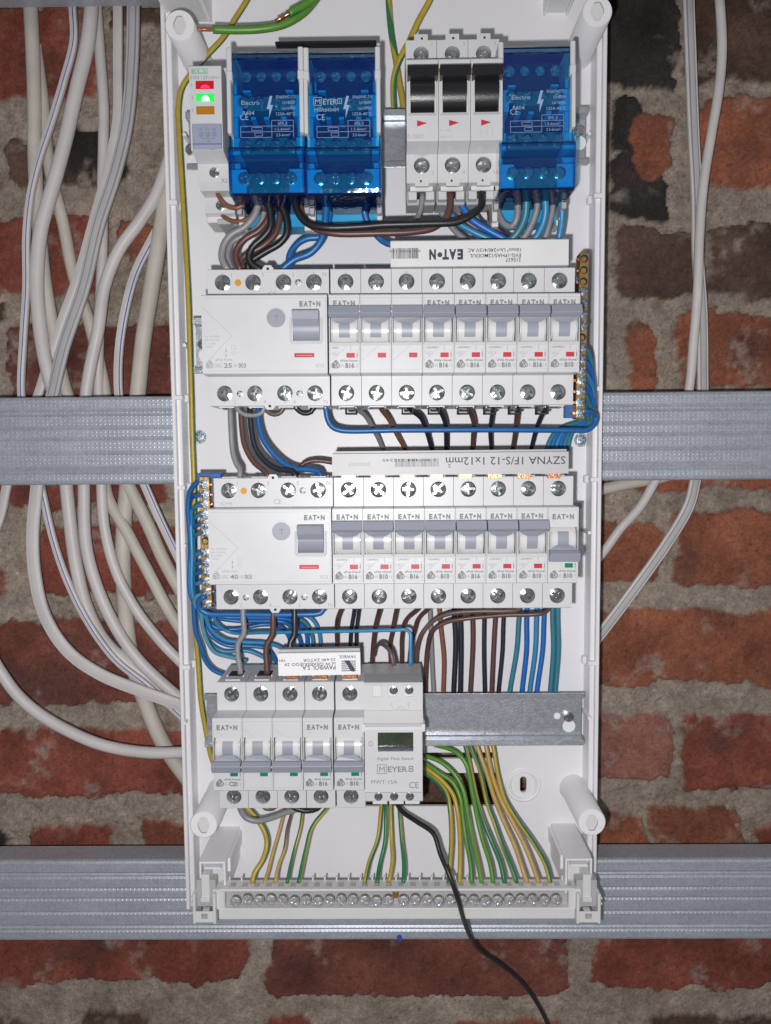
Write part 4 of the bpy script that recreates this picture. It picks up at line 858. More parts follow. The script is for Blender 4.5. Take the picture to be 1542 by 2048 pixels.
c.poly([(8.8, -6.2), (11.0, -6.2), (11.0, -9.2), (8.8, -9.2)], .55, q, 'ink_grey', True); c.line((9.9, -7), (9.9, -8.4), .45, q, 'ink_grey'); c.line((9.3, -7.7), (10.5, -7.7), .45, q, 'ink_grey')
c.text('MWT-15A', -13.2, -16.6, 2.4, q, 'ink_grey', w=15.2); c.text('CE', 8.8, -19.2, 3.8, q, 'ink_grey', w=5.6)
part('flip_cover', c, t)
for s in (-1, 1): h = MB(); h.box(s*w-1.2, s*w+1.0, -84.6, -76, 13.8, 18.4, 'pale_plastic', .4); part('hinge', h, t)
h = MB(); h.rect(-9.3, 11.5, 2.6, 14.1, y+2.0, 'lcd'); h.box(-9.2, 11.4, y+.6, y+2.0, 2.6, 5.2, 'clear_window', .2)
for k in range(7): h.line((-6.5+k*2.5, 10), (-6.5+k*2.5, 12.4), .35, y+1.95, 'dark_hole')
part('display', h, t)
for X in (.2, 9.4): screw(t, X, -74.2, 35.2, 2.5)
for X in (-9.4, 0, 9.4): screw(t, X, -73.0, -30.2, 2.5)

# ------------------------------------------------------------------ brass terminal bars
def brass_bar(p0, p1, wpx, ys, empty, Y, label, side, carrier):
    x0, z0 = at(*p0, Y); x1, z1 = at(*p1, Y); L = math.hypot(x1-x0, z1-z0); ang = math.degrees(math.atan2(x0-x1, z0-z1)); cx, cz = (x0+x1)/2, (z0+z1)/2
    t = thing('terminal_bar', label, 'terminal bar', cx, cz, Y+8, -ang, 'brass neutral terminal bars'); w = wpx/2*(DCAM+Y)/FPX
    b = MB(); b.box(-w, w, Y, Y+7.5, -L/2, L/2, 'brass', .5)
    allz = []
    for py in ys+empty:
        xx, zz = at(p0[0]+(p1[0]-p0[0])*(py-p0[1])/(p1[1]-p0[1]), py, Y); allz.append((zz-cz, py))
    for zz, py in allz:
        b.cyl(side*w*1.02, zz, .1, Y+1, Y+2, 'dark_hole', 6)
        for _ in range(2 if side < 0 else 3): b.box(min(0, -side*w*1.35)*1.0 if side > 0 else 0, 0 if side > 0 else w*1.35, Y+2.5, Y+4.5, zz-.8+_*.5, zz-.3+_*.5, 'copper', .1)
    for zz, py in allz:
        if py in empty: b.disc(0, zz, 2.3, Y-.03, 'dark_hole'); b.disc(-.3, zz-.35, 1.5, Y-.05, 'brass')
    part('brass_strip', b, t)
    for zz, py in allz:
        if py in ys: screw(t, random.uniform(-.3, .3), Y-2.0, zz, 2.7, 'screw_dull', 'terminal_screw', True)
    c = MB(); c.box(carrier[0], carrier[1], Y+7.6, Y+12, -L/2-1+carrier[2], L/2+carrier[3], 'blue_carrier', .3); c.box(carrier[0], carrier[1], Y+3, Y+8, L/2+carrier[3]-3, L/2+carrier[3], 'blue_carrier', .3); part('carrier', c, t)
    return t
brass_bar((1169, 505), (1159.5, 838), 19.5, [440+v/3.504 for v in (503, 583, 662, 740, 893, 973, 1048, 1123, 1200, 1278, 1353)], [440+v/3.504 for v in (270, 350, 430, 822)], -62, 'brass neutral terminal bar with three empty holes at its top, beside the second row', 1, (-7.2, 2, 2, -13))
brass_bar((408.5, 953), (414.5, 1217), 22, [800+v/3.586 for v in (605, 677, 745, 818, 887, 950, 1093, 1163, 1228, 1300, 1375, 1465)], [1081.7], -62, 'brass neutral terminal bar at the left end of the third row, crowded by blue wires', -1, (-5, 9.2, 0, 2.0))

# ------------------------------------------------------------------ earth terminal bar at the bottom
YE = -55
ex0, ez1 = at(436, 1779, YE); ex1, ez0 = at(1150, 1838, YE); cx, cz = (ex0+ex1)/2, (ez0+ez1)/2; w = (ex1-ex0)/2; h2 = (ez1-ez0)/2
eb = thing('earth_terminal_bar', 'long earth terminal bar in a white holder across the bottom, yellow-green wires above it', 'terminal bar', cx, cz, YE+12)
def q_(px, py, Y=YE): x, z = at(px, py, Y); return x-cx, z-cz
b = MB()
b.box(-w, w, YE, YE+12, -h2, -h2+7.2, 'pale_plastic', .4)            # lower lip
b.box(-w, w, YE+6, YE+12, -h2+7, h2-1, 'shade_plastic', .2)           # back of the screw channel
b.box(-w, w, YE, YE+11, h2-1.6, h2, 'pale_plastic', .3)               # upper ledge, wires enter here
for s in (-1, 1): b.box(s*w-4 if s > 0 else -w-4, s*w+4 if s > 0 else -w+4, YE+.3, YE+10, -h2+6, h2-.8, 'pale_plastic', .8)
xs_e = [472+i*23.4 for i in range(14)]+[807+i*23.4 for i in range(14)]
for i in range(29):
    X = q_(460+i*23.72, 1779, YE+10)[0]; b.box(X-.5, X+.5, YE+9.6, YE+11.6, h2, h2+2.6, 'pale_plastic', .15); b.box(X+1.4, X+5.0, YE+3, YE+8, h2-.3, h2+.05, 'shade_plastic', .05)
part('holder', b, eb)
c = MB(); c.box(-w+6, w-6, YE+4.6, YE+6, h2-4.4, h2-3.2, 'brass', .3); xc_ = q_(791, 1790, YE)[0]; c.box(xc_-1.9, xc_+1.9, YE+.8, YE+6, h2-6.6, h2-2.2, 'brass', .3); part('brass_strip', c, eb)
for i, px in enumerate(xs_e):
    X, Z = q_(px, 1799 + random.choice((-1.5, 0, 2)), YE+1); screw(eb, X, YE-1.6, Z, 3.45, 'screw_bright', 'terminal_screw', True)
for s in (-1, 1):
    px0, px1 = (385, 433) if s < 0 else (1153, 1200)
    x0, z1 = q_(px0, 1768, YE-2); x1, z0 = q_(px1, 1845, YE-2); c = MB(); m_ = (x0+x1)/2
    c.qhole(x0+1, x1-1, z0+1.5, z0+8, m_-2, m_+2, z0+3, z0+6.4, YE-3, YE+4, 'pale_plastic', 'dark_hole'); c.box(x0+1, x1-1, YE-2.9, YE+3, z0+.5, z0+1.5, 'pale_plastic', .2)
    c.box(x0, x0+1.8, YE-3.5, YE+10, z0, z1-6, 'pale_plastic', .3); c.box(x1-1.8, x1, YE-3.5, YE+10, z0, z1-6, 'pale_plastic', .3)
    c.box(x0+1, x1-1, YE+2, YE+10, z0+8, z1, 'shade_plastic', .3); c.box(m_-2.6, m_+2.6, YE+1, YE+38, z0+12, z1+4, 'pale_plastic', .4); c.box(m_-3.0, m_+3.0, YE-.4, YE+2, z0+12.2, z0+15, 'pale_plastic', .3)
    for k in (-1, 1): c.box(x0-2.0 if s < 0 else x1, x0 if s < 0 else x1+2.0, YE, YE+5, (z0+z1)/2+k*1.8-.7, (z0+z1)/2+k*1.8+.7, 'pale_plastic', .3)
    part('end_bracket', c, eb)

# ------------------------------------------------------------------ wires
def spline(P, step=2.2):
    P = [np.array(p, float) for p in P]; P = [2*P[0]-P[1]]+P+[2*P[-1]-P[-2]]; out = []
    for i in range(1, len(P)-2):
        p0, p1, p2, p3 = P[i-1:i+3]; n = max(2, int(np.linalg.norm(p2-p1)/step))
        # centripetal-ish tangents
        d1 = max(np.linalg.norm(p1-p0), 1e-3)**.5; d2 = max(np.linalg.norm(p2-p1), 1e-3)**.5; d3 = max(np.linalg.norm(p3-p2), 1e-3)**.5
        m1 = (p1-p0)/d1-(p2-p0)/(d1+d2)+(p2-p1)/d2; m2 = (p2-p1)/d2-(p3-p1)/(d2+d3)+(p3-p2)/d3; m1 = m1*d2; m2 = m2*d2
        for k in range(n):
            t = k/n; t2 = t*t; t3 = t2*t
            out.append((2*t3-3*t2+1)*p1+(t3-2*t2+t)*m1+(-2*t3+3*t2)*p2+(t3-t2)*m2)
    out.append(P[-2]); return out
def sweep(b, pts, sec, mats, up=None, twist=None):
    "sweep a cross-section sec(i)->list of (a,b) along pts"
    n = len(sec); V = []; pts = [np.array(p) for p in pts]; N = len(pts); ref = None
    for i, p in enumerate(pts):
        t = pts[min(i+1, N-1)]-pts[max(i-1, 0)]; t = t/(np.linalg.norm(t) or 1)
        if up is not None: a = np.cross(t, up); a = a/(np.linalg.norm(a) or 1)
        else:
            if ref is None: ref = np.array([1., 0, 0]) if abs(t[0]) < .9 else np.array([0, 0, 1.])
            a = ref-t*np.dot(ref, t); a = a/(np.linalg.norm(a) or 1); ref = a
        c = np.cross(a, t)
        a0_ = a
        if twist: q = twist(i/(N-1)); a, c = a*math.cos(q)+c*math.sin(q), c*math.cos(q)-a*math.sin(q)
        for (u, v) in sec: V.append(tuple(p+a*u+c*v))
    base = len(b.v); b.v += V
    for i in range(N-1):
        for j in range(n):
            b.f.append([base+i*n+j, base+i*n+(j+1) % n, base+(i+1)*n+(j+1) % n, base+(i+1)*n+j]); b.m.append(b.mi(mats(i/(N-1), j, i))); b.sm.append(True)
    for o_ in (0, N-1): b.f.append([base+o_*n+j for j in range(n)]); b.m.append(b.mi(mats(0, 0, 0))); b.sm.append(False)
def P3(pts):
    out = []
    for p in pts: x, z = at(p[0], p[1], p[2]); out.append((x, p[2], z))
    return out
def Yfill(pts):
    "pts given as (px,py) or (px,py,Y); missing Y is interpolated"
    ks = [i for i, p in enumerate(pts) if len(p) == 3]; out = []
    for i, p in enumerate(pts):
        if len(p) == 3: out.append(p); continue
        a = max([k for k in ks if k < i], default=ks[0]); c = min([k for k in ks if k > i], default=ks[-1])
        t = 0 if a == c else (i-a)/(c-a); t = max(0, min(1, t)); out.append((p[0], p[1], pts[a][2]*(1-t)+pts[c][2]*t))
    return out
def wire(col, wpx, pts, label, group=None, name='wire', stripe=None, tw=1.0, tip=None, phase=0.):
    P = P3(Yfill(pts)); org = P[0]; r = wpx/2*(DCAM+P[len(P)//2][1])/FPX; b = MB(); n = 12
    sec = [(r*math.cos(2*math.pi*i/n), r*math.sin(2*math.pi*i/n)) for i in range(n)]
    path = spline(P)
    if stripe:
        def mm(t, j, i): return 'wire_'+(stripe if j/n < .42 else col)
    else:
        def mm(t, j, i): return 'wire_'+col
    sweep(b, path, sec, mm, twist=(lambda t: 2*math.pi*(phase+tw*.35*math.sin(t*5+phase*9)+t*.3*tw)) if stripe else None); o = solo(name, b, label, 'wire', org, group)
    if tip:
        c = MB(); d0, d1 = (np.array(path[-1]), np.array(path[-1])-np.array(path[-2])) if tip > 0 else (np.array(path[0]), np.array(path[0])-np.array(path[1]))
        d1 = d1/np.linalg.norm(d1); L = abs(tip); rr = r*.52; sec2 = [(rr*math.cos(2*math.pi*i/8), rr*math.sin(2*math.pi*i/8)) for i in range(8)]
        sweep(c, [d0-d1*.5, d0+d1*L*.5, d0+d1*L], sec2, lambda t, j, i: 'copper')
        me = c.mesh('bare_copper_end', org); oo = bpy.data.objects.new('bare_copper_end', me); COL.objects.link(oo); oo.parent = o
    return o
def cable(col, wpx, pts, label, flat=0, line=None, group='white cables on the brick wall'):
    P = P3(Yfill(pts)); org = P[0]; r = wpx/2*(DCAM+30)/FPX; b = MB(); n = 28 if flat else 16
    if flat:
        th = 2.7; sec = []
        for i in range(n):
            a = 2*math.pi*i/n; cu, sv = math.cos(a), math.sin(a); u = r*math.copysign(abs(cu)**.6, cu); v = th*math.copysign(abs(sv)**.75, sv)
            v *= 1-.16*abs(math.sin(math.pi*1.5*(u/r+1)))**6*2; sec.append((u, v))
    else: sec = [(r*math.cos(2*math.pi*i/n), r*math.sin(2*math.pi*i/n)) for i in range(n)]
    def mm(t, j, i):
        if flat and line is not None and j == line: return 'line_blue'
        if flat == 2 and t > .48 and 'broad' in label: return 'cable_white'
        if flat == 2 and j in (5, 8): return 'line_dark'
        if flat == 2 and j in (6, 7): return 'cable_grey'
        return 'cable_'+col
    sweep(b, spline(P, 4), sec, mm, up=np.array([0, -1., 0]) if flat else None)
    return solo('cable', b, label, 'cable', org, group)
# --- white cables at the left (upper bay, behind the profile, lower bay)
A, B_, C_ = 31, 41, 36
cable('beige', 27, [(60, -30, 40), (61, 12), (65.6, 102), (69, 205), (70, 328), (76, 431), (88, 554), (107, 665), (135, 792, 41), (180, 870, 42), (245, 950, 42), (258, 973, 42), (295, 1047), (328, 1121), (372, 1200, 42), (420, 1280, 30)], 'cream round cable hanging closest to the upper left corner, crossing behind others')
cable('white', 14, [(146, -30, 33), (145.6, 16), (147.7, 82), (127, 164), (102.5, 246), (78, 320), (61.5, 390), (53, 472), (53, 574), (47, 677), (43, 792, 30), (60, 890, 30), (82, 970, 34), (88, 998), (107, 1080), (135, 1162), (176, 1244), (230, 1318), (295, 1371), (372, 1440, 36), (420, 1480, 28)], 'narrow flat white cable with a blue line, leftmost where it meets the middle profile', 1, 7)
cable('white', 27, [(183, -30, 33), (182.5, 16), (176, 82), (152, 185), (131, 279), (107, 369), (82, 459), (74, 554), (78, 636), (86, 697), (100, 760), (112, 800, 33), (125, 890, 34), (133, 973, 40), (141.5, 1055), (152, 1129), (172, 1211), (205, 1277), (254, 1326), (336, 1383.5, 42), (400, 1420, 32)], 'thick round white cable bowing to the left in the upper left bay')
cable('white', 21, [(190, -30, 42), (195, 41, 43), (201, 123), (207, 205), (207, 287), (205, 369), (205, 492), (201, 595), (197, 697), (197, 792, 41), (200, 880), (203, 973, 34), (209, 1055), (230, 1137), (267, 1211), (320, 1281), (375, 1338, 32), (430, 1400, 26)], 'straight round white cable running down behind the others in the upper left bay')
cable('beige', 24, [(70, 90, 46), (80, 160), (86, 205), (98, 328), (127, 451), (148, 554), (176, 636), (201, 738), (211, 792, 45), (213, 985.6, 40), (254, 1063.5), (295, 1141), (332, 1211), (375, 1280, 38), (430, 1360, 26)], 'cream cable slanting down to the right behind the thick white one')
cable('white', 18, [(236, -30, 36), (236, 16), (236, 123), (234, 246), (213, 349), (185, 451), (156, 554), (119, 656), (76, 792, 38), (40, 890, 36), (14, 973, 33), (3, 1026), (-16, 1080, 33)], 'flat white cable sweeping from the top down to the left edge', 1)
cable('grey', 25, [(267, -30, 31), (267, 16), (264.6, 123), (254, 246), (230, 349), (197, 451), (168, 574), (127, 697), (104.6, 792, 30), (82, 880, 30), (74, 973, 30), (65.6, 1067.6), (70, 1149.7), (90, 1231.7), (135, 1301.4), (197, 1346.5), (287, 1383.5), (372, 1413, 29), (420, 1430, 20)], 'broad flat cable with a grey middle band, biggest curve of the lower left bay', 2)
cable('white', 24, [(360, 265, 34), (338, 320), (312, 390), (279, 443), (238, 500), (209, 574), (197, 656), (180, 738), (172, 792, 30), (168, 880), (168, 973, 31), (172, 1088), (193, 1170), (230, 1252), (279, 1322), (349, 1387.6, 36), (400, 1430, 30)], 'round white cable coming out from behind the enclosure and curving down left')
cable('white', 17, [(345, 400, 40), (325, 440), (303.5, 480), (271, 545.5), (250, 623), (238, 705), (238, 792, 33), (255, 890), (291, 973, 33), (320, 1039), (366, 1135, 34), (410, 1230, 26)], 'flat cable with a blue edge line close to the enclosure, upper left bay', 1, 8)
cable('beige', 32, [(345, 300, 38), (335, 377), (320, 472), (303.5, 574), (287, 677), (275, 792, 38), (262, 890), (254, 973, 44), (246, 1088), (250, 1211), (262.5, 1313.7), (295, 1416), (328, 1490), (361, 1539), (400, 1590, 44)], 'thickest beige cable with dirty specks, beside the left rim of the enclosure')
cable('white', 23, [(-30, 1290, 22), (0, 1342), (33, 1387.6), (74, 1424.5), (135, 1461), (205, 1490), (287, 1504.5), (373, 1504.5, 18), (430, 1500, 10)], 'round white cable entering at the lower left edge in a wide hanging curve')
cable('white', 22, [(1376, -30, 36), (1377, 8), (1381, 117), (1387, 273), (1393, 391), (1395, 508), (1403, 625), (1405, 773, 36), (1405, 870), (1391, 957, 32), (1377, 1012), (1331, 1090), (1272, 1173), (1203, 1264.6, 28), (1150, 1330, 20)], 'flat ribbed white cable on the right, the longer curve below the middle profile', 2)
cable('white', 18, [(1437, -30, 31), (1440, 8), (1444, 98), (1438, 176), (1422, 273), (1406.6, 371), (1399, 469), (1395, 586), (1387, 684), (1379, 773, 31), (1360, 870), (1313, 957, 32), (1281, 1012), (1240, 1058), (1203, 1108.6, 30), (1150, 1160, 22)], 'round white cable on the right, bending across the flat one')
cable('beige', 24, [(1400, 925, 38), (1320, 955, 38), (1260, 966), (1205, 978, 36), (1150, 985, 30)], 'short cream cable stub just under the middle profile, right of the enclosure')

GA, GB, GC, GD, GE = 'wires under the top row', 'wires between second and third rows', 'phase wires under the third row', 'blue neutral wires', 'yellow-green earth wires'
D1 = -56
wire('rust', 8.6, [(434.5, 368, -56), (437, 392, -62), (454, 412), (475.6, 415.6, -64), (491, 404.6), (497, 388, -62)], 'thin brown loop from the indicator terminal X2 to the left blue block', GA)
wire('rust', 8.6, [(436, 412, -48), (450.7, 435.8, -54), (475.6, 443.6), (500.5, 434, -56), (511.4, 414), (514, 392, -60)], 'thin brown loop from the indicator terminal X3, the lower one of the two', GA)
wire('grey', 14, [(519, 385, -62), (517.8, 400), (509.4, 430.7), (487, 455.8), (462, 469.7), (446.7, 492), (443.9, 517), (456.4, 542, -60)], 'thick grey wire curving outermost left onto the first terminal of the second row', GA)
wire('grey', 12, [(530, 385, -52), (524, 440, -50), (505, 464), (483, 473), (462, 487), (455, 511), (464, 542, -52)], 'second grey wire tucked inside the outer grey curve', GA)
wire('brown', 13, [(547, 385, -58), (545, 405), (537, 436), (517.8, 461), (490, 478), (473, 500), (471.8, 520), (482, 542, -58)], 'brown wire next to the grey pair, curving to the second terminal', GA)
wire('black', 14, [(531, 385, -66), (534.5, 400), (540, 422), (540, 456), (526, 475), (504, 495), (497, 517), (506.6, 531), (526, 542, -62)], 'black wire in front of the brown ones with an S-bend', GA)
wire('brown', 13, [(562, 385, -50), (562.4, 400), (559.6, 433.5), (551, 467), (526, 492), (490, 511.5), (481.5, 522.7), (490, 542, -52)], 'brown wire between the two black S-bends under the left blue block', GA)
wire('black', 14, [(556, 385, -60), (560, 405), (572, 436), (573.6, 467), (559.6, 486.4), (531.7, 503), (509.4, 517), (496, 528), (497, 542, -56)], 'black wire with the widest S-bend, right of the other black one', GA)
wire('black', 14.5, [(586, 385, -66), (587.7, 392), (594, 420), (612.6, 445, -70), (647, 454.5, -72), (724.7, 453), (760, 450), (853, 447), (915.7, 443), (946.8, 427, -70), (962.3, 411), (962.3, 387, -62)], 'long thick black wire from the left blue block across to the main switch', GA)
wire('brown', 13.5, [(598, 385, -60), (606, 430), (628, 455), (665, 466, -64), (750, 466.5), (830, 463), (868, 455), (893, 434), (900, 412), (900, 385, -60)], 'long brown wire under the black one, ending at the middle pole of the main switch', GA)
wire('blue', 14, [(656, 385, -60), (653, 400), (650, 444.6), (642, 481), (621, 506), (587.5, 520), (560, 542, -56)], 'dark blue wire dropping from the lettered block, lower strand of the blue pair', GA)
wire('blue', 13, [(664, 385, -52), (657, 440), (646, 472, -50), (615.4, 476.7), (593, 489), (579, 511.5), (579, 542, -52)], 'dark blue wire, upper strand arching to the third terminal', GA)
wire('blue', 13, [(720, 385, -56), (721.6, 392), (727.8, 420), (735.6, 445), (757.6, 475), (774, 486.4), (830, 494, -40), (900, 500, -30)], 'blue wire from the right half of the lettered block vanishing behind the white busbar', GA)
wire('pale_blue', 6, [(673, 385, -44), (673, 411, -44), (656, 432.7), (631, 439), (605, 436, -30)], 'thin pale blue wire behind the lettered block', GA)
wire('grey', 10.5, [(845, 385, -60), (844, 400), (842, 416), (837, 430, -52), (825, 445, -40), (800, 456, -36)], 'grey wire under the first pole of the main switch', GA)
wire('teal', 14, [(1048, 368, -64), (1049.5, 373.5), (1052.6, 404.7), (1049.5, 435.8), (1034, 467), (1012, 486), (985, 500, -50)], 'teal wire, leftmost of those leaving the right blue block in front', GA)
wire('grey', 13.5, [(995, 405, -46), (996, 425), (1009, 448), (1024.6, 453), (1034, 435.8), (1035.5, 400), (1035, 368, -56)], 'grey wire bent into a U left of the teal one', GA)
wire('brown', 13, [(975, 395, -42), (978, 411), (984, 442), (1003, 467), (1024.6, 482), (1050, 496, -42)], 'brown wire curving behind the grey U', GA)
wire('rust', 10, [(1030, 368, -44), (1026, 420), (1028, 445), (1034, 460), (1046, 480, -42)], 'dark rust wire glimpsed inside the wires of the right blue block', GA)
wire('grey', 13.5, [(1070, 366, -60), (1071, 376.7), (1074.4, 414), (1065, 445), (1049.5, 473), (1030, 492, -50)], 'grey wire between the teal and bright blue wires under the right block', GA)
wire('sky', 14, [(1083, 366, -64), (1085, 376.7), (1091.5, 414), (1087, 445), (1071, 476), (1052, 497, -52)], 'bright blue wire in the middle of the bundle under the right block', GA)
wire('grey', 12, [(1103, 366, -56), (1104, 376.7), (1105.5, 414), (1097.7, 451), (1090, 476), (1078, 500, -48)], 'grey wire between the two bright blue wires under the right block', GA)
wire('sky', 13.5, [(1113, 366, -62), (1115, 373.5), (1122.6, 404.7), (1124, 435.8), (1118, 476), (1112, 500, -50)], 'bright blue wire, rightmost of those under the right block', GA)
wire('grey', 12, [(860, 398, -38), (875, 411, -38), (893.9, 442), (915.7, 467), (940, 486), (965, 505, -40)], 'grey wire slanting right from under the main switch, lowest of its bundle', GA)
wire('sky', 13, [(880, 398, -44), (890.7, 414), (915.7, 445), (946.8, 463.8), (993, 484), (1030, 500, -46)], 'blue wire slanting right above the grey one under the main switch', GA)
wire('cobalt', 13.5, [(915, 398, -50), (925, 414), (943.7, 439), (971.7, 457.6), (1009, 478), (1040, 497, -50)], 'bright cobalt wire slanting right under the black one', GA)
wire('rust', 10, [(900, 405, -40), (909, 417), (928, 439), (953, 457.6), (985, 480, -38)], 'thin rust wire between the two slanting blue ones', GA)
wire('grey', 10, [(935, 405, -38), (950, 430), (962, 448), (985, 466, -38)], 'grey wire sliver next to the cobalt one', GA)
# earth wires at the top
wire('yellow', 11, [(505, -25, -22), (494, 0), (469, 40), (444.5, 78), (413, 112), (379, 152, -22), (363.6, 177), (357, 212), (359, 280), (363.6, 358), (371, 480), (377, 600), (380, 700), (383, 800), (385, 880), (388, 960, -20), (388, 1100, -18), (389, 1230, -18), (397, 1330), (402, 1400), (412, 1460), (425, 1520), (450, 1570, -22), (484, 1605, -26), (513, 1636), (531, 1668), (534, 1691), (524, 1723), (509, 1747), (504.7, 1768, -48)], 'long yellow-green wire running down the whole left side of the enclosure', GE, stripe='dgreen', tip=2, tw=.06, phase=.89)
wire('green', 15, [(645, -22, -30), (628, 4, -34), (605, 28, -40), (570, 48), (530, 57), (480, 60), (426, 59, -46)], 'loose green wire with a bare copper end pointing left, top of the enclosure', GE, tip=10)
wire('green', 15, [(660, -22, -46), (635, -8, -48), (605, 12), (577, 28, -52)], 'short loose green wire with a bare copper end, above the other green one', GE, stripe='dgreen', tip=9)
wire('yellow', 12, [(776, -25, -14), (777, 0), (782, 62), (791, 118), (796, 150), (806.7, 215, -12), (812, 260, -12)], 'yellow-green wire left of the main switch, the straighter of the two', GE, stripe='dgreen', phase=.5)
wire('yellow', 12, [(868, -25, -30), (859.7, 0), (837.8, 40.5), (819, 81), (797, 124.6), (788, 155.7), (786.5, 187), (788, 216, -14), (790, 260, -12)], 'yellow-green wire crossing the straighter one beside the main switch', GE, stripe='dgreen', phase=.75, tw=.4)
# between second and third rows
wire('grey', 11, [(460.6, 808, -56), (460.6, 818), (462, 856), (466, 906), (473, 928), (480, 939), (479, 957, -64)], 'grey wire joining the two wide devices, leftmost', GB, tip=.8)
wire('brown', 11.5, [(481, 808, -54), (481.5, 817), (484, 856), (490, 892), (509, 925.5), (529, 942), (539, 957, -64)], 'brown wire joining the two wide devices', GB)
wire('navy', 11.5, [(499, 808, -52), (499.7, 815), (502.5, 856), (512, 897.6), (534.5, 925.5), (559.6, 939), (585, 942), (592, 957, -64)], 'black wire joining the two wide devices', GB)
wire('blue', 11.5, [(516, 808, -50), (516, 815), (517.8, 850), (529, 883.7), (559.6, 920), (587.5, 936.6), (621, 939.4), (638, 944), (643, 957, -62)], 'blue wire joining the two wide devices, the longest of the four', GB)
wire('brown', 9.5, [(594, 950, -44), (599, 936, -44), (609.8, 925.5), (632, 921), (668, 925.5, -42), (710, 935, -36)], 'short brown wire arching behind the long busbar', GB)
wire('grey', 9, [(471, 805, -58), (475, 818), (487, 828), (509.4, 830.7), (525, 824), (531, 806, -58)], 'grey loop under the second row hanging from the wide device', GB)
wire('greybrown', 9.5, [(527, 806, -52), (534, 822), (548.5, 829), (562, 824), (570, 806, -52)], 'brown loop under the second row, middle of three', GB)
wire('black', 10, [(588, 806, -56), (594, 818), (607, 826.5), (622, 824), (632, 806, -56)], 'black loop under the second row, right of the brown loop', GB)
wire('blue', 11.5, [(650, 806, -56), (651.7, 817), (656, 840), (664, 853), (680, 860), (800, 860), (1000, 859.5), (1150, 860.5), (1173.8, 860), (1189, 848), (1191, 834, -48), (1180, 824, -54), (1166, 822, -57)], 'blue wire running straight right under the whole second row to the brass bar', GB)
for px, py in ():
    pass
drops = [('grey', 9.5, [(705, 808, -54), (713, 818), (729.7, 830), (743.7, 852), (757.6, 878), (770, 906, -14)], [(800, 960, -14), (845, 1100, -14), (860, 1222, -13), (861.7, 1258), (864.6, 1331), (867.5, 1388), (870, 1440, -13)], 'grey wire from the first pole of the three pole breaker, passing behind the third row'),
 ('rust', 9.5, [(757, 808, -54), (764, 820), (779, 840), (796, 872), (814, 905, -14)], [(850, 1000, -14), (872, 1120, -14), (879, 1222, -13), (882, 1258), (888, 1316.7), (886.5, 1388), (886, 1440, -13)], 'light brown wire from the second pole of the three pole breaker'),
 ('navy', 10.5, [(812, 808, -54), (822.8, 820), (842.8, 836), (854, 863), (866, 905, -14)], [(890, 1000, -14), (904, 1120, -14), (908, 1219, -13), (911, 1287.5), (907, 1388), (906, 1440, -13)], 'black wire from the third pole of the three pole breaker'),
 ('navy', 10.5, [(871, 808, -54), (880, 820), (890, 842), (893, 870), (894, 905, -14)], [(908, 1050, -14), (920, 1219, -13), (922, 1287.5), (920.6, 1388), (920, 1440, -13)], 'black wire from the first single breaker of the second row'),
 ('brown', 10, [(935, 808, -54), (940, 821), (948, 846), (947, 870), (945.5, 905, -14)], [(945, 1050, -14), (945, 1219, -13), (945.7, 1287.5), (940.5, 1388), (938, 1440, -13)], 'brown wire from the second single breaker of the second row'),
 ('navy', 9, [(987, 808, -54), (985.5, 820), (981, 863), (983, 905, -14)], [(975, 1050, -14), (969, 1223, -13), (968, 1302), (969.7, 1388), (970, 1440, -13)], 'black wire from the middle one of the single breakers, second row'),
 ('brown', 10, [(1036, 808, -54), (1035, 820), (1031, 863), (1025, 905, -14)], [(1005, 1050, -14), (991.6, 1223, -13), (987, 1302), (983.4, 1388), (982, 1440, -13)], 'brown wire from the last but one breaker of the second row'),
 ('navy', 9, [(1092, 808, -54), (1088, 820), (1074, 854), (1061, 905, -14)], [(1030, 1050, -14), (1007.6, 1229, -13), (1004.7, 1302), (996.5, 1388), (994, 1440, -13)], 'black wire from the last breaker of the second row')]
for c_, w_, p1, p2, lb in drops: wire(c_, w_, p1+p2, lb, GB)
# small black clamp frames under the second row
for i, px in enumerate((702, 815, 868, 927, 980, 1030, 1085)):
    x, z = at(px, 819, -52); b = MB(); w_ = 3.6
    b.box(-w_, w_, -53, -46, -2.9, -1.9, 'seam', .2); b.box(-w_, -w_+.9, -53, -46, -2.9, 2, 'seam', .2); b.box(w_-.9, w_, -53, -46, -2.9, 2, 'seam', .2)
    o = solo('clamp_frame', b, ('dark clamp frame hanging under the first pole of the three pole breaker', 'dark clamp frame under the last pole of the three pole breaker', 'dark clamp frame under the first single breaker, second row', 'dark clamp frame under the second single breaker, second row', 'dark clamp frame under the third single breaker, second row', 'dark clamp frame under the fourth single breaker, second row', 'dark clamp frame under the last breaker, second row')[i], 'clamp', (0, 0, 0), 'dark clamp frames under the second row')
    o.location = (x*S, 0, z*S)
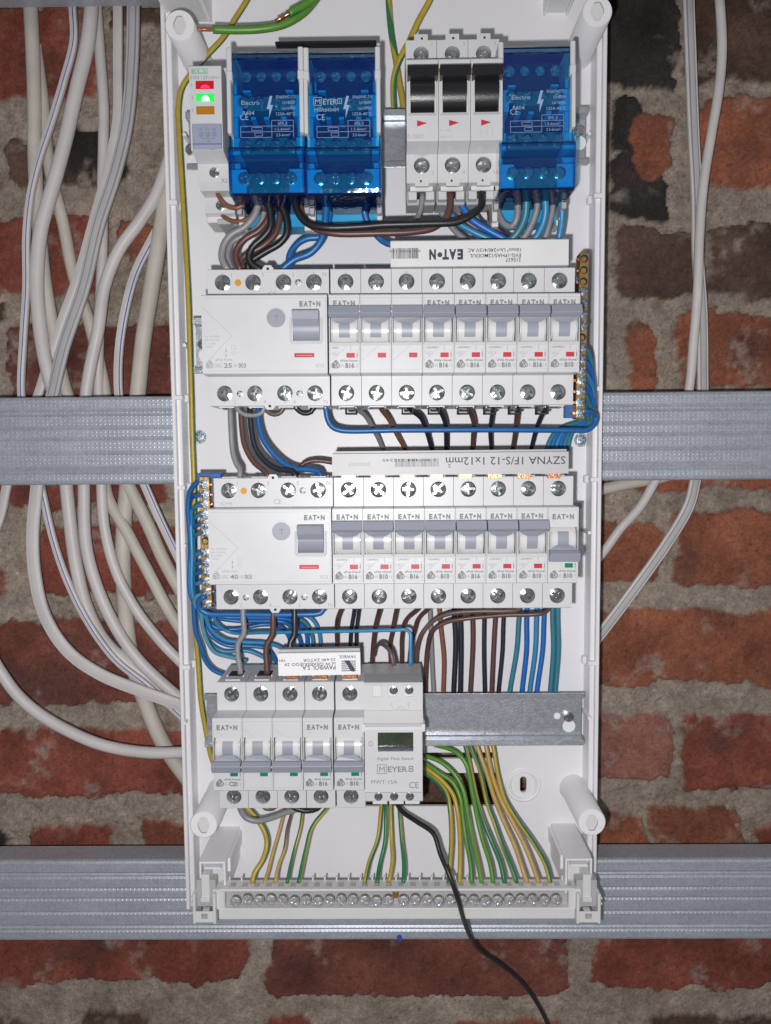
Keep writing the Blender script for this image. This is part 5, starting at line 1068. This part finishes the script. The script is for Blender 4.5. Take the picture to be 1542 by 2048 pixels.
# blue neutrals from the right brass bar
bl = [('blue', 1164, 697, 1181, 1091, 1039.7, 1019, 'teal'), ('sky', 1163, 722, 1184, 1100, 1054, 1043.5, 'cobalt'), ('teal', 1162, 745, 1185, 1109, 1074, 1059, 'sky'), ('blue', 1161, 767, 1186, 1118, 1089, 1073, 'cobalt'), ('sky', 1160, 789, 1186, 1126, 1105, 1100, 'teal'), ('teal', 1159, 812, 1183, 1134, 1115.6, 1110, 'teal')]
ords = ['first', 'second', 'third', 'fourth', 'fifth', 'last']
for i, (c_, sx_, sy_, ox_, mx_, bx_, ex_, c2) in enumerate(bl):
    wire(c2, 10, [(sx_, sy_, -57), (sx_+10, sy_+4, -54), (ox_+1-i, sy_+30, -46+i), (ox_+i*.4, 806+i*3, -40), (1168+i*1.5, 838+i*2, -30), (mx_+22-i*2, 862, -18), (mx_, 905, -13), ((mx_+bx_)/2+3, 1050, -13), (bx_, 1217, -13), ((bx_+ex_)/2+4, 1300, -13), (ex_, 1388, -13), (ex_-2, 1440, -13)],
         ords[i]+' from the left of six blue wires dropping to the bare bottom rail', GD)
# phase wires under the third row
wire('brown', 9, [(688, 1208, -54), (684, 1216), (677, 1232, -46), (673.5, 1255, -30), (675, 1301.7, -16), (675, 1340, -14)], 'dark brown wire under the first breaker of the third row', GC)
wire('navy', 8, [(709, 1208, -20), (708.4, 1220.6), (702, 1263.6), (700.5, 1301.7), (700, 1340, -14)], 'black wire of a close pair under the third row, left one', GC)
wire('navy', 8, [(719, 1208, -18), (718, 1220.6), (713, 1263), (713, 1301.7), (712, 1340, -14)], 'black wire of a close pair under the third row, right one', GC)
wire('brown', 10, [(761, 1208, -50), (759, 1220.6), (751, 1254, -30), (745, 1313, -16), (744, 1350, -14)], 'brown wire under the second breaker of the third row, left of the time switch entry', GC)
wire('brown', 9, [(797, 1208, -50), (792.6, 1220.6), (784.7, 1263.6, -28), (780, 1290), (782, 1330, -14)], 'brown wire under the third breaker of the third row, dropping behind the time switch', GC)
wire('greybrown', 8.6, [(748, 1312, -24), (752, 1294, -36), (764, 1288, -50), (780, 1303, -60), (788, 1332, -62)], 'brown hook-shaped wire entering the left clamp of the time switch', GC)
wire('brown', 9, [(845, 1208, -50), (834, 1220.6), (811.7, 1241, -34), (804, 1275, -22), (803.7, 1313, -16), (803, 1350, -14)], 'brown curved wire left of the light blue one entering the time switch', GC)
wire('brown', 9, [(866, 1208, -50), (853, 1221), (836, 1239, -34), (829, 1262, -26), (822, 1290), (818, 1330, -14)], 'brown curved wire just right of the light blue one', GC)
wire('greybrown', 9.5, [(1042, 1208, -50), (1037, 1219), (1010, 1222), (955, 1222.5), (896.7, 1227.7), (867.5, 1241), (844, 1267, -34), (834, 1300), (832.5, 1340, -14)], 'long grey-brown wire sweeping left under the third row, upper of two', GC)
wire('brown', 9.5, [(1102, 1206, -54), (1098, 1217), (1086.4, 1226), (1060, 1229), (1013.4, 1230), (926, 1238), (891, 1245), (866, 1261, -40), (855, 1296, -28), (851.5, 1346), (851.5, 1388, -13), (852, 1440, -13)], 'long brown wire sweeping left under the third row, from the switched-off breaker', GC)
# blue bundle at the left brass bar
wire('blue', 12, [(646, 1208, -54), (646.5, 1218), (640, 1226.5), (620, 1228.6), (465, 1228.6), (412, 1226), (398, 1214, -58), (399, 1200), (411, 1192, -63)], 'thick blue wire running straight under the 40 amp device to the brass bar', GD)
wire('blue', 10, [(405, 960, -56), (393.7, 966, -54), (381, 980, -50), (376, 1012), (378.4, 1051), (383, 1106.8), (386.7, 1162.5), (388, 1219, -40), (392, 1263.6), (403, 1295), (411, 1320.8), (427, 1340), (450, 1350, -30)], 'blue wire hugging the left side, outermost of the bundle', GD)
nb = [('pale_blue', 8.5, 1188, 392, [(401.8, 1225), (405, 1254), (414.5, 1282.6), (430.4, 1305), (459, 1314), (494, 1322, -24)], 'pale blue-green wire, lightest of the left bundle'),
 ('sky', 8.5, 1008, 386, [(411, 1231.8), (420.8, 1257), (449.4, 1279.4), (490.7, 1284), (529, 1286), (560.7, 1295), (575, 1312, -22)], 'sky blue wire of the left bundle, third from below'),
 ('sky', 7.4, 1028, 390, [(426, 1232), (436, 1250), (460, 1264, -34), (529, 1265, -46), (783, 1260.5, -58), (814, 1260), (820.5, 1266), (821, 1290), (821, 1332, -62)], 'light blue wire running right across to the time switch, with a square corner'),
 ('cobalt', 8.5, 988, 382, [(408, 1222), (440, 1233, -34), (560.7, 1236.5), (592.4, 1244.5), (611.5, 1263.6), (614.7, 1301.7), (615, 1330, -14)], 'cobalt wire of the left bundle, turning down between the clamps'),
 ('blue', 8.5, 1047, 389, [(412, 1228), (465, 1241, -26), (567, 1244.5), (586, 1257), (598.8, 1276), (603.6, 1301.7), (604, 1330, -14)], 'dark blue wire turning down next to the cobalt one'),
 ('teal', 8.2, 1065, 391, [(414, 1224), (470, 1233, -18), (592, 1236), (611.5, 1246), (624, 1270), (627.4, 1301.7), (628, 1330, -12)], 'teal wire of the left bundle turning down'),
 ('sky', 8.0, 1105, 393, [(416, 1222), (500, 1230, -16), (615, 1232), (633.7, 1251), (640, 1273), (641.7, 1301.7), (642, 1330, -12)], 'blue wire with the widest turn, rightmost of the left bundle'),
 ('blue', 8.8, 1124, 394, [(410, 1235), (427, 1253, -30), (465, 1258.8), (530, 1249), (560, 1253), (578, 1274), (583, 1302), (585, 1330, -14)], 'dark blue wire in the middle of the left bundle'),
 ('blue', 8.8, 1143, 395, [(405, 1240), (420.8, 1270, -28), (452.6, 1290), (497, 1292), (535, 1298.5), (553, 1325, -18)], 'dark blue wire low in the left bundle'),
 ('sky', 8.4, 1163, 396, [(402, 1235), (415, 1280, -22), (443, 1301.7), (497, 1302), (535, 1318, -16)], 'sky blue wire lowest in the left bundle')]
for i, (c_, w_, ys_, xk, tail, lb) in enumerate(nb):
    yb_ = -50+i*3.2
    lead = [(406, ys_, -57), (397, ys_+3, -56), (xk-3, ys_+16, yb_)]
    if ys_ < 1060: lead.append((xk-2, (ys_+1200)/2, yb_))
    if ys_ < 1170: lead.append((xk+1, 1196, yb_))
    tail = [(p[0], p[1]) if len(p) == 2 else p for p in tail]
    wire(c_, w_, lead+tail, lb, GD)
wire('grey', 12, [(484, 1208, -56), (486, 1222), (486.5, 1240), (487.6, 1268), (477, 1284), (475, 1305), (479, 1330), (481, 1348, -60)], 'grey wire with a kink, entering the first pole of the C20/3 breaker', GC)
wire('brown', 12, [(546, 1208, -56), (546, 1222), (546, 1240), (544.8, 1270), (534.5, 1287), (532, 1310), (533.7, 1330), (534, 1348, -60)], 'brown wire with a kink, entering the second pole of the C20/3 breaker', GC)
wire('navy', 12.5, [(589, 1208, -56), (589, 1222), (589, 1240), (588, 1272), (581, 1284), (580, 1300), (581, 1330, -62)], 'black wire with a kink, ending behind the small printed busbar', GC)
# below the bottom row
wire('grey', 12.5, [(478, 1606, -50), (481, 1618), (491, 1634), (513, 1641.7), (545, 1635), (573, 1624), (592.4, 1619), (612, 1606, -50)], 'grey loop hanging under the bottom row', GC)
wire('black', 11, [(575, 1604, -52), (592, 1617), (615, 1622), (635, 1617), (648, 1604, -52)], 'black loop pressed against the underside of the bottom row', GC)
wire('greybrown', 9, [(520, 1606, -48), (532, 1617), (546, 1617), (560, 1606, -48)], 'short brown loop showing under the bottom row', GC)
def earth(col, w_, pts, lb, stripe='dgreen', ph=0., tw=1.0):
    P = list(pts); a = P[0]; P = [(a[0], a[1], -14)]+[p for p in P[1:-1]]+[(P[-1][0], P[-1][1], -48)]
    wire(col, w_, P, lb, GE, stripe=stripe, tip=3.6, phase=ph, tw=tw)
earth('sand', 7.6, [(578, 1595), (567, 1630), (557, 1668), (545.5, 1706), (536.8, 1741), (528, 1768)], 'sandy yellow earth wire, first of three thin ones under the C20/3 breaker', 'sand')
earth('sand', 7.6, [(592, 1595), (583.5, 1627), (574.7, 1659), (569, 1700), (557, 1732), (550, 1768)], 'sandy earth wire, middle of three thin ones under the C20/3 breaker', 'greybrown')
earth('sand', 7.6, [(610, 1595), (605, 1627), (601, 1656), (589, 1700), (580.5, 1735), (574, 1768)], 'sandy earth wire, last of three thin ones under the C20/3 breaker', 'dgreen', .3, .3)
earth('yellow', 9.4, [(675, 1592), (653.5, 1618), (624, 1656), (612.6, 1697), (604, 1735), (597.5, 1767)], 'green and yellow wire curving out from under the B16/1 breaker of the bottom row', 'dgreen', .33, .1)
earth('yellow', 8.6, [(765, 1590), (761.5, 1624), (755.6, 1677), (738, 1726), (729, 1767)], 'green-striped wire, leftmost of four under the time switch', 'dgreen', .78, .15)
earth('yellow', 8.6, [(772, 1590), (771.7, 1624), (770, 1682.6), (758.5, 1735), (754, 1767)], 'yellower wire, second of four under the time switch', 'dgreen', .38, .15)
earth('dgreen', 8.6, [(782, 1590), (782, 1624), (783.4, 1682.6), (784.8, 1723), (777.5, 1765)], 'mostly green wire, third of four under the time switch', 'yellow', .38, .15)
earth('yellow', 8.6, [(797, 1590), (799.4, 1625.6), (804, 1685), (808, 1727), (807, 1767)], 'yellow-green wire, rightmost of four under the time switch', 'dgreen', .34, .15)
rg = [('yellow', 'dgreen', .12, [(830, 1532), (851.5, 1547), (876, 1564.8), (893.8, 1588), (900, 1620), (903, 1679), (899, 1739), (898, 1767)], 'yellow earth wire, leftmost of the ten fanning out right of the time switch'),
 ('green', 'yellow', .38, [(830, 1520), (851.5, 1535.6), (882, 1559), (905.5, 1588), (915, 1623), (920, 1679), (920, 1739), (919, 1767)], 'green earth wire, second from the left of the fan of ten'),
 ('green', 'dgreen', .74, [(830, 1515), (851.5, 1527), (876, 1544), (905.5, 1565), (920, 1594), (926, 1638), (932, 1679), (941, 1727), (943.5, 1767)], 'green earth wire, third from the left of the fan of ten'),
 ('green', 'yellow', .74, [(830, 1504), (851.5, 1512), (882, 1524), (908, 1547), (926, 1579), (934.7, 1623), (944, 1673), (956, 1727), (964, 1767)], 'green and yellow earth wire, fourth from the left of the fan of ten'),
 ('green', 'dgreen', .74, [(870, 1490), (891, 1495), (911, 1503.5), (931.7, 1527), (943.4, 1579), (955, 1638), (965, 1679), (980, 1727), (986.7, 1767)], 'broad green earth wire, fifth from the left of the fan of ten'),
 ('yellow', 'dgreen', .33, [(922, 1460), (931.7, 1495), (943.4, 1550), (955, 1603), (969.7, 1649), (983, 1682), (1001, 1727), (1009.7, 1767)], 'green-edged yellow earth wire, sixth from the left of the fan of ten'),
 ('yellow', 'dgreen', .62, [(930, 1460), (943.4, 1498), (961, 1544), (975.5, 1608.5), (990, 1649), (1001, 1682), (1021.6, 1733), (1033.6, 1767)], 'dark green striped earth wire, seventh from the left of the fan of ten'),
 ('sand', 'sand', .1, [(945, 1460), (955, 1495), (972.6, 1544), (990, 1600), (1010.5, 1649), (1030.6, 1694), (1045.5, 1739), (1054.5, 1767)], 'orange-yellow earth wire, eighth from the left of the fan of ten'),
 ('sand', 'yellow', .1, [(965, 1460), (972.6, 1495), (984, 1550), (1002, 1600), (1022, 1638), (1044, 1679), (1062, 1721), (1078, 1767)], 'orange-yellow earth wire, ninth from the left of the fan of ten'),
 ('yellow', 'dgreen', .75, [(980, 1460), (987, 1495), (996, 1550), (1010.5, 1600), (1038, 1645), (1066, 1685), (1090, 1727), (1100.7, 1765)], 'yellow-green earth wire, rightmost of the fan of ten')]
for c_, s_, ph, pts, lb in rg: earth(c_, 9.6, pts, lb, s_, ph, .25)
wire('black', 10, [(790, 1600, -30), (804, 1622.6, -36), (833.7, 1643.5), (866.5, 1667), (881, 1709, -58), (899, 1751, -66), (914, 1793, -68), (926, 1834, -56), (941, 1873, -20), (960, 1900, 10), (1003, 1930, 22), (1044, 1965, 28), (1074, 2006), (1095, 2048), (1110, 2100, 30)], 'black cable hanging from under the time switch over the earth bar and down the bricks', None, 'cable')
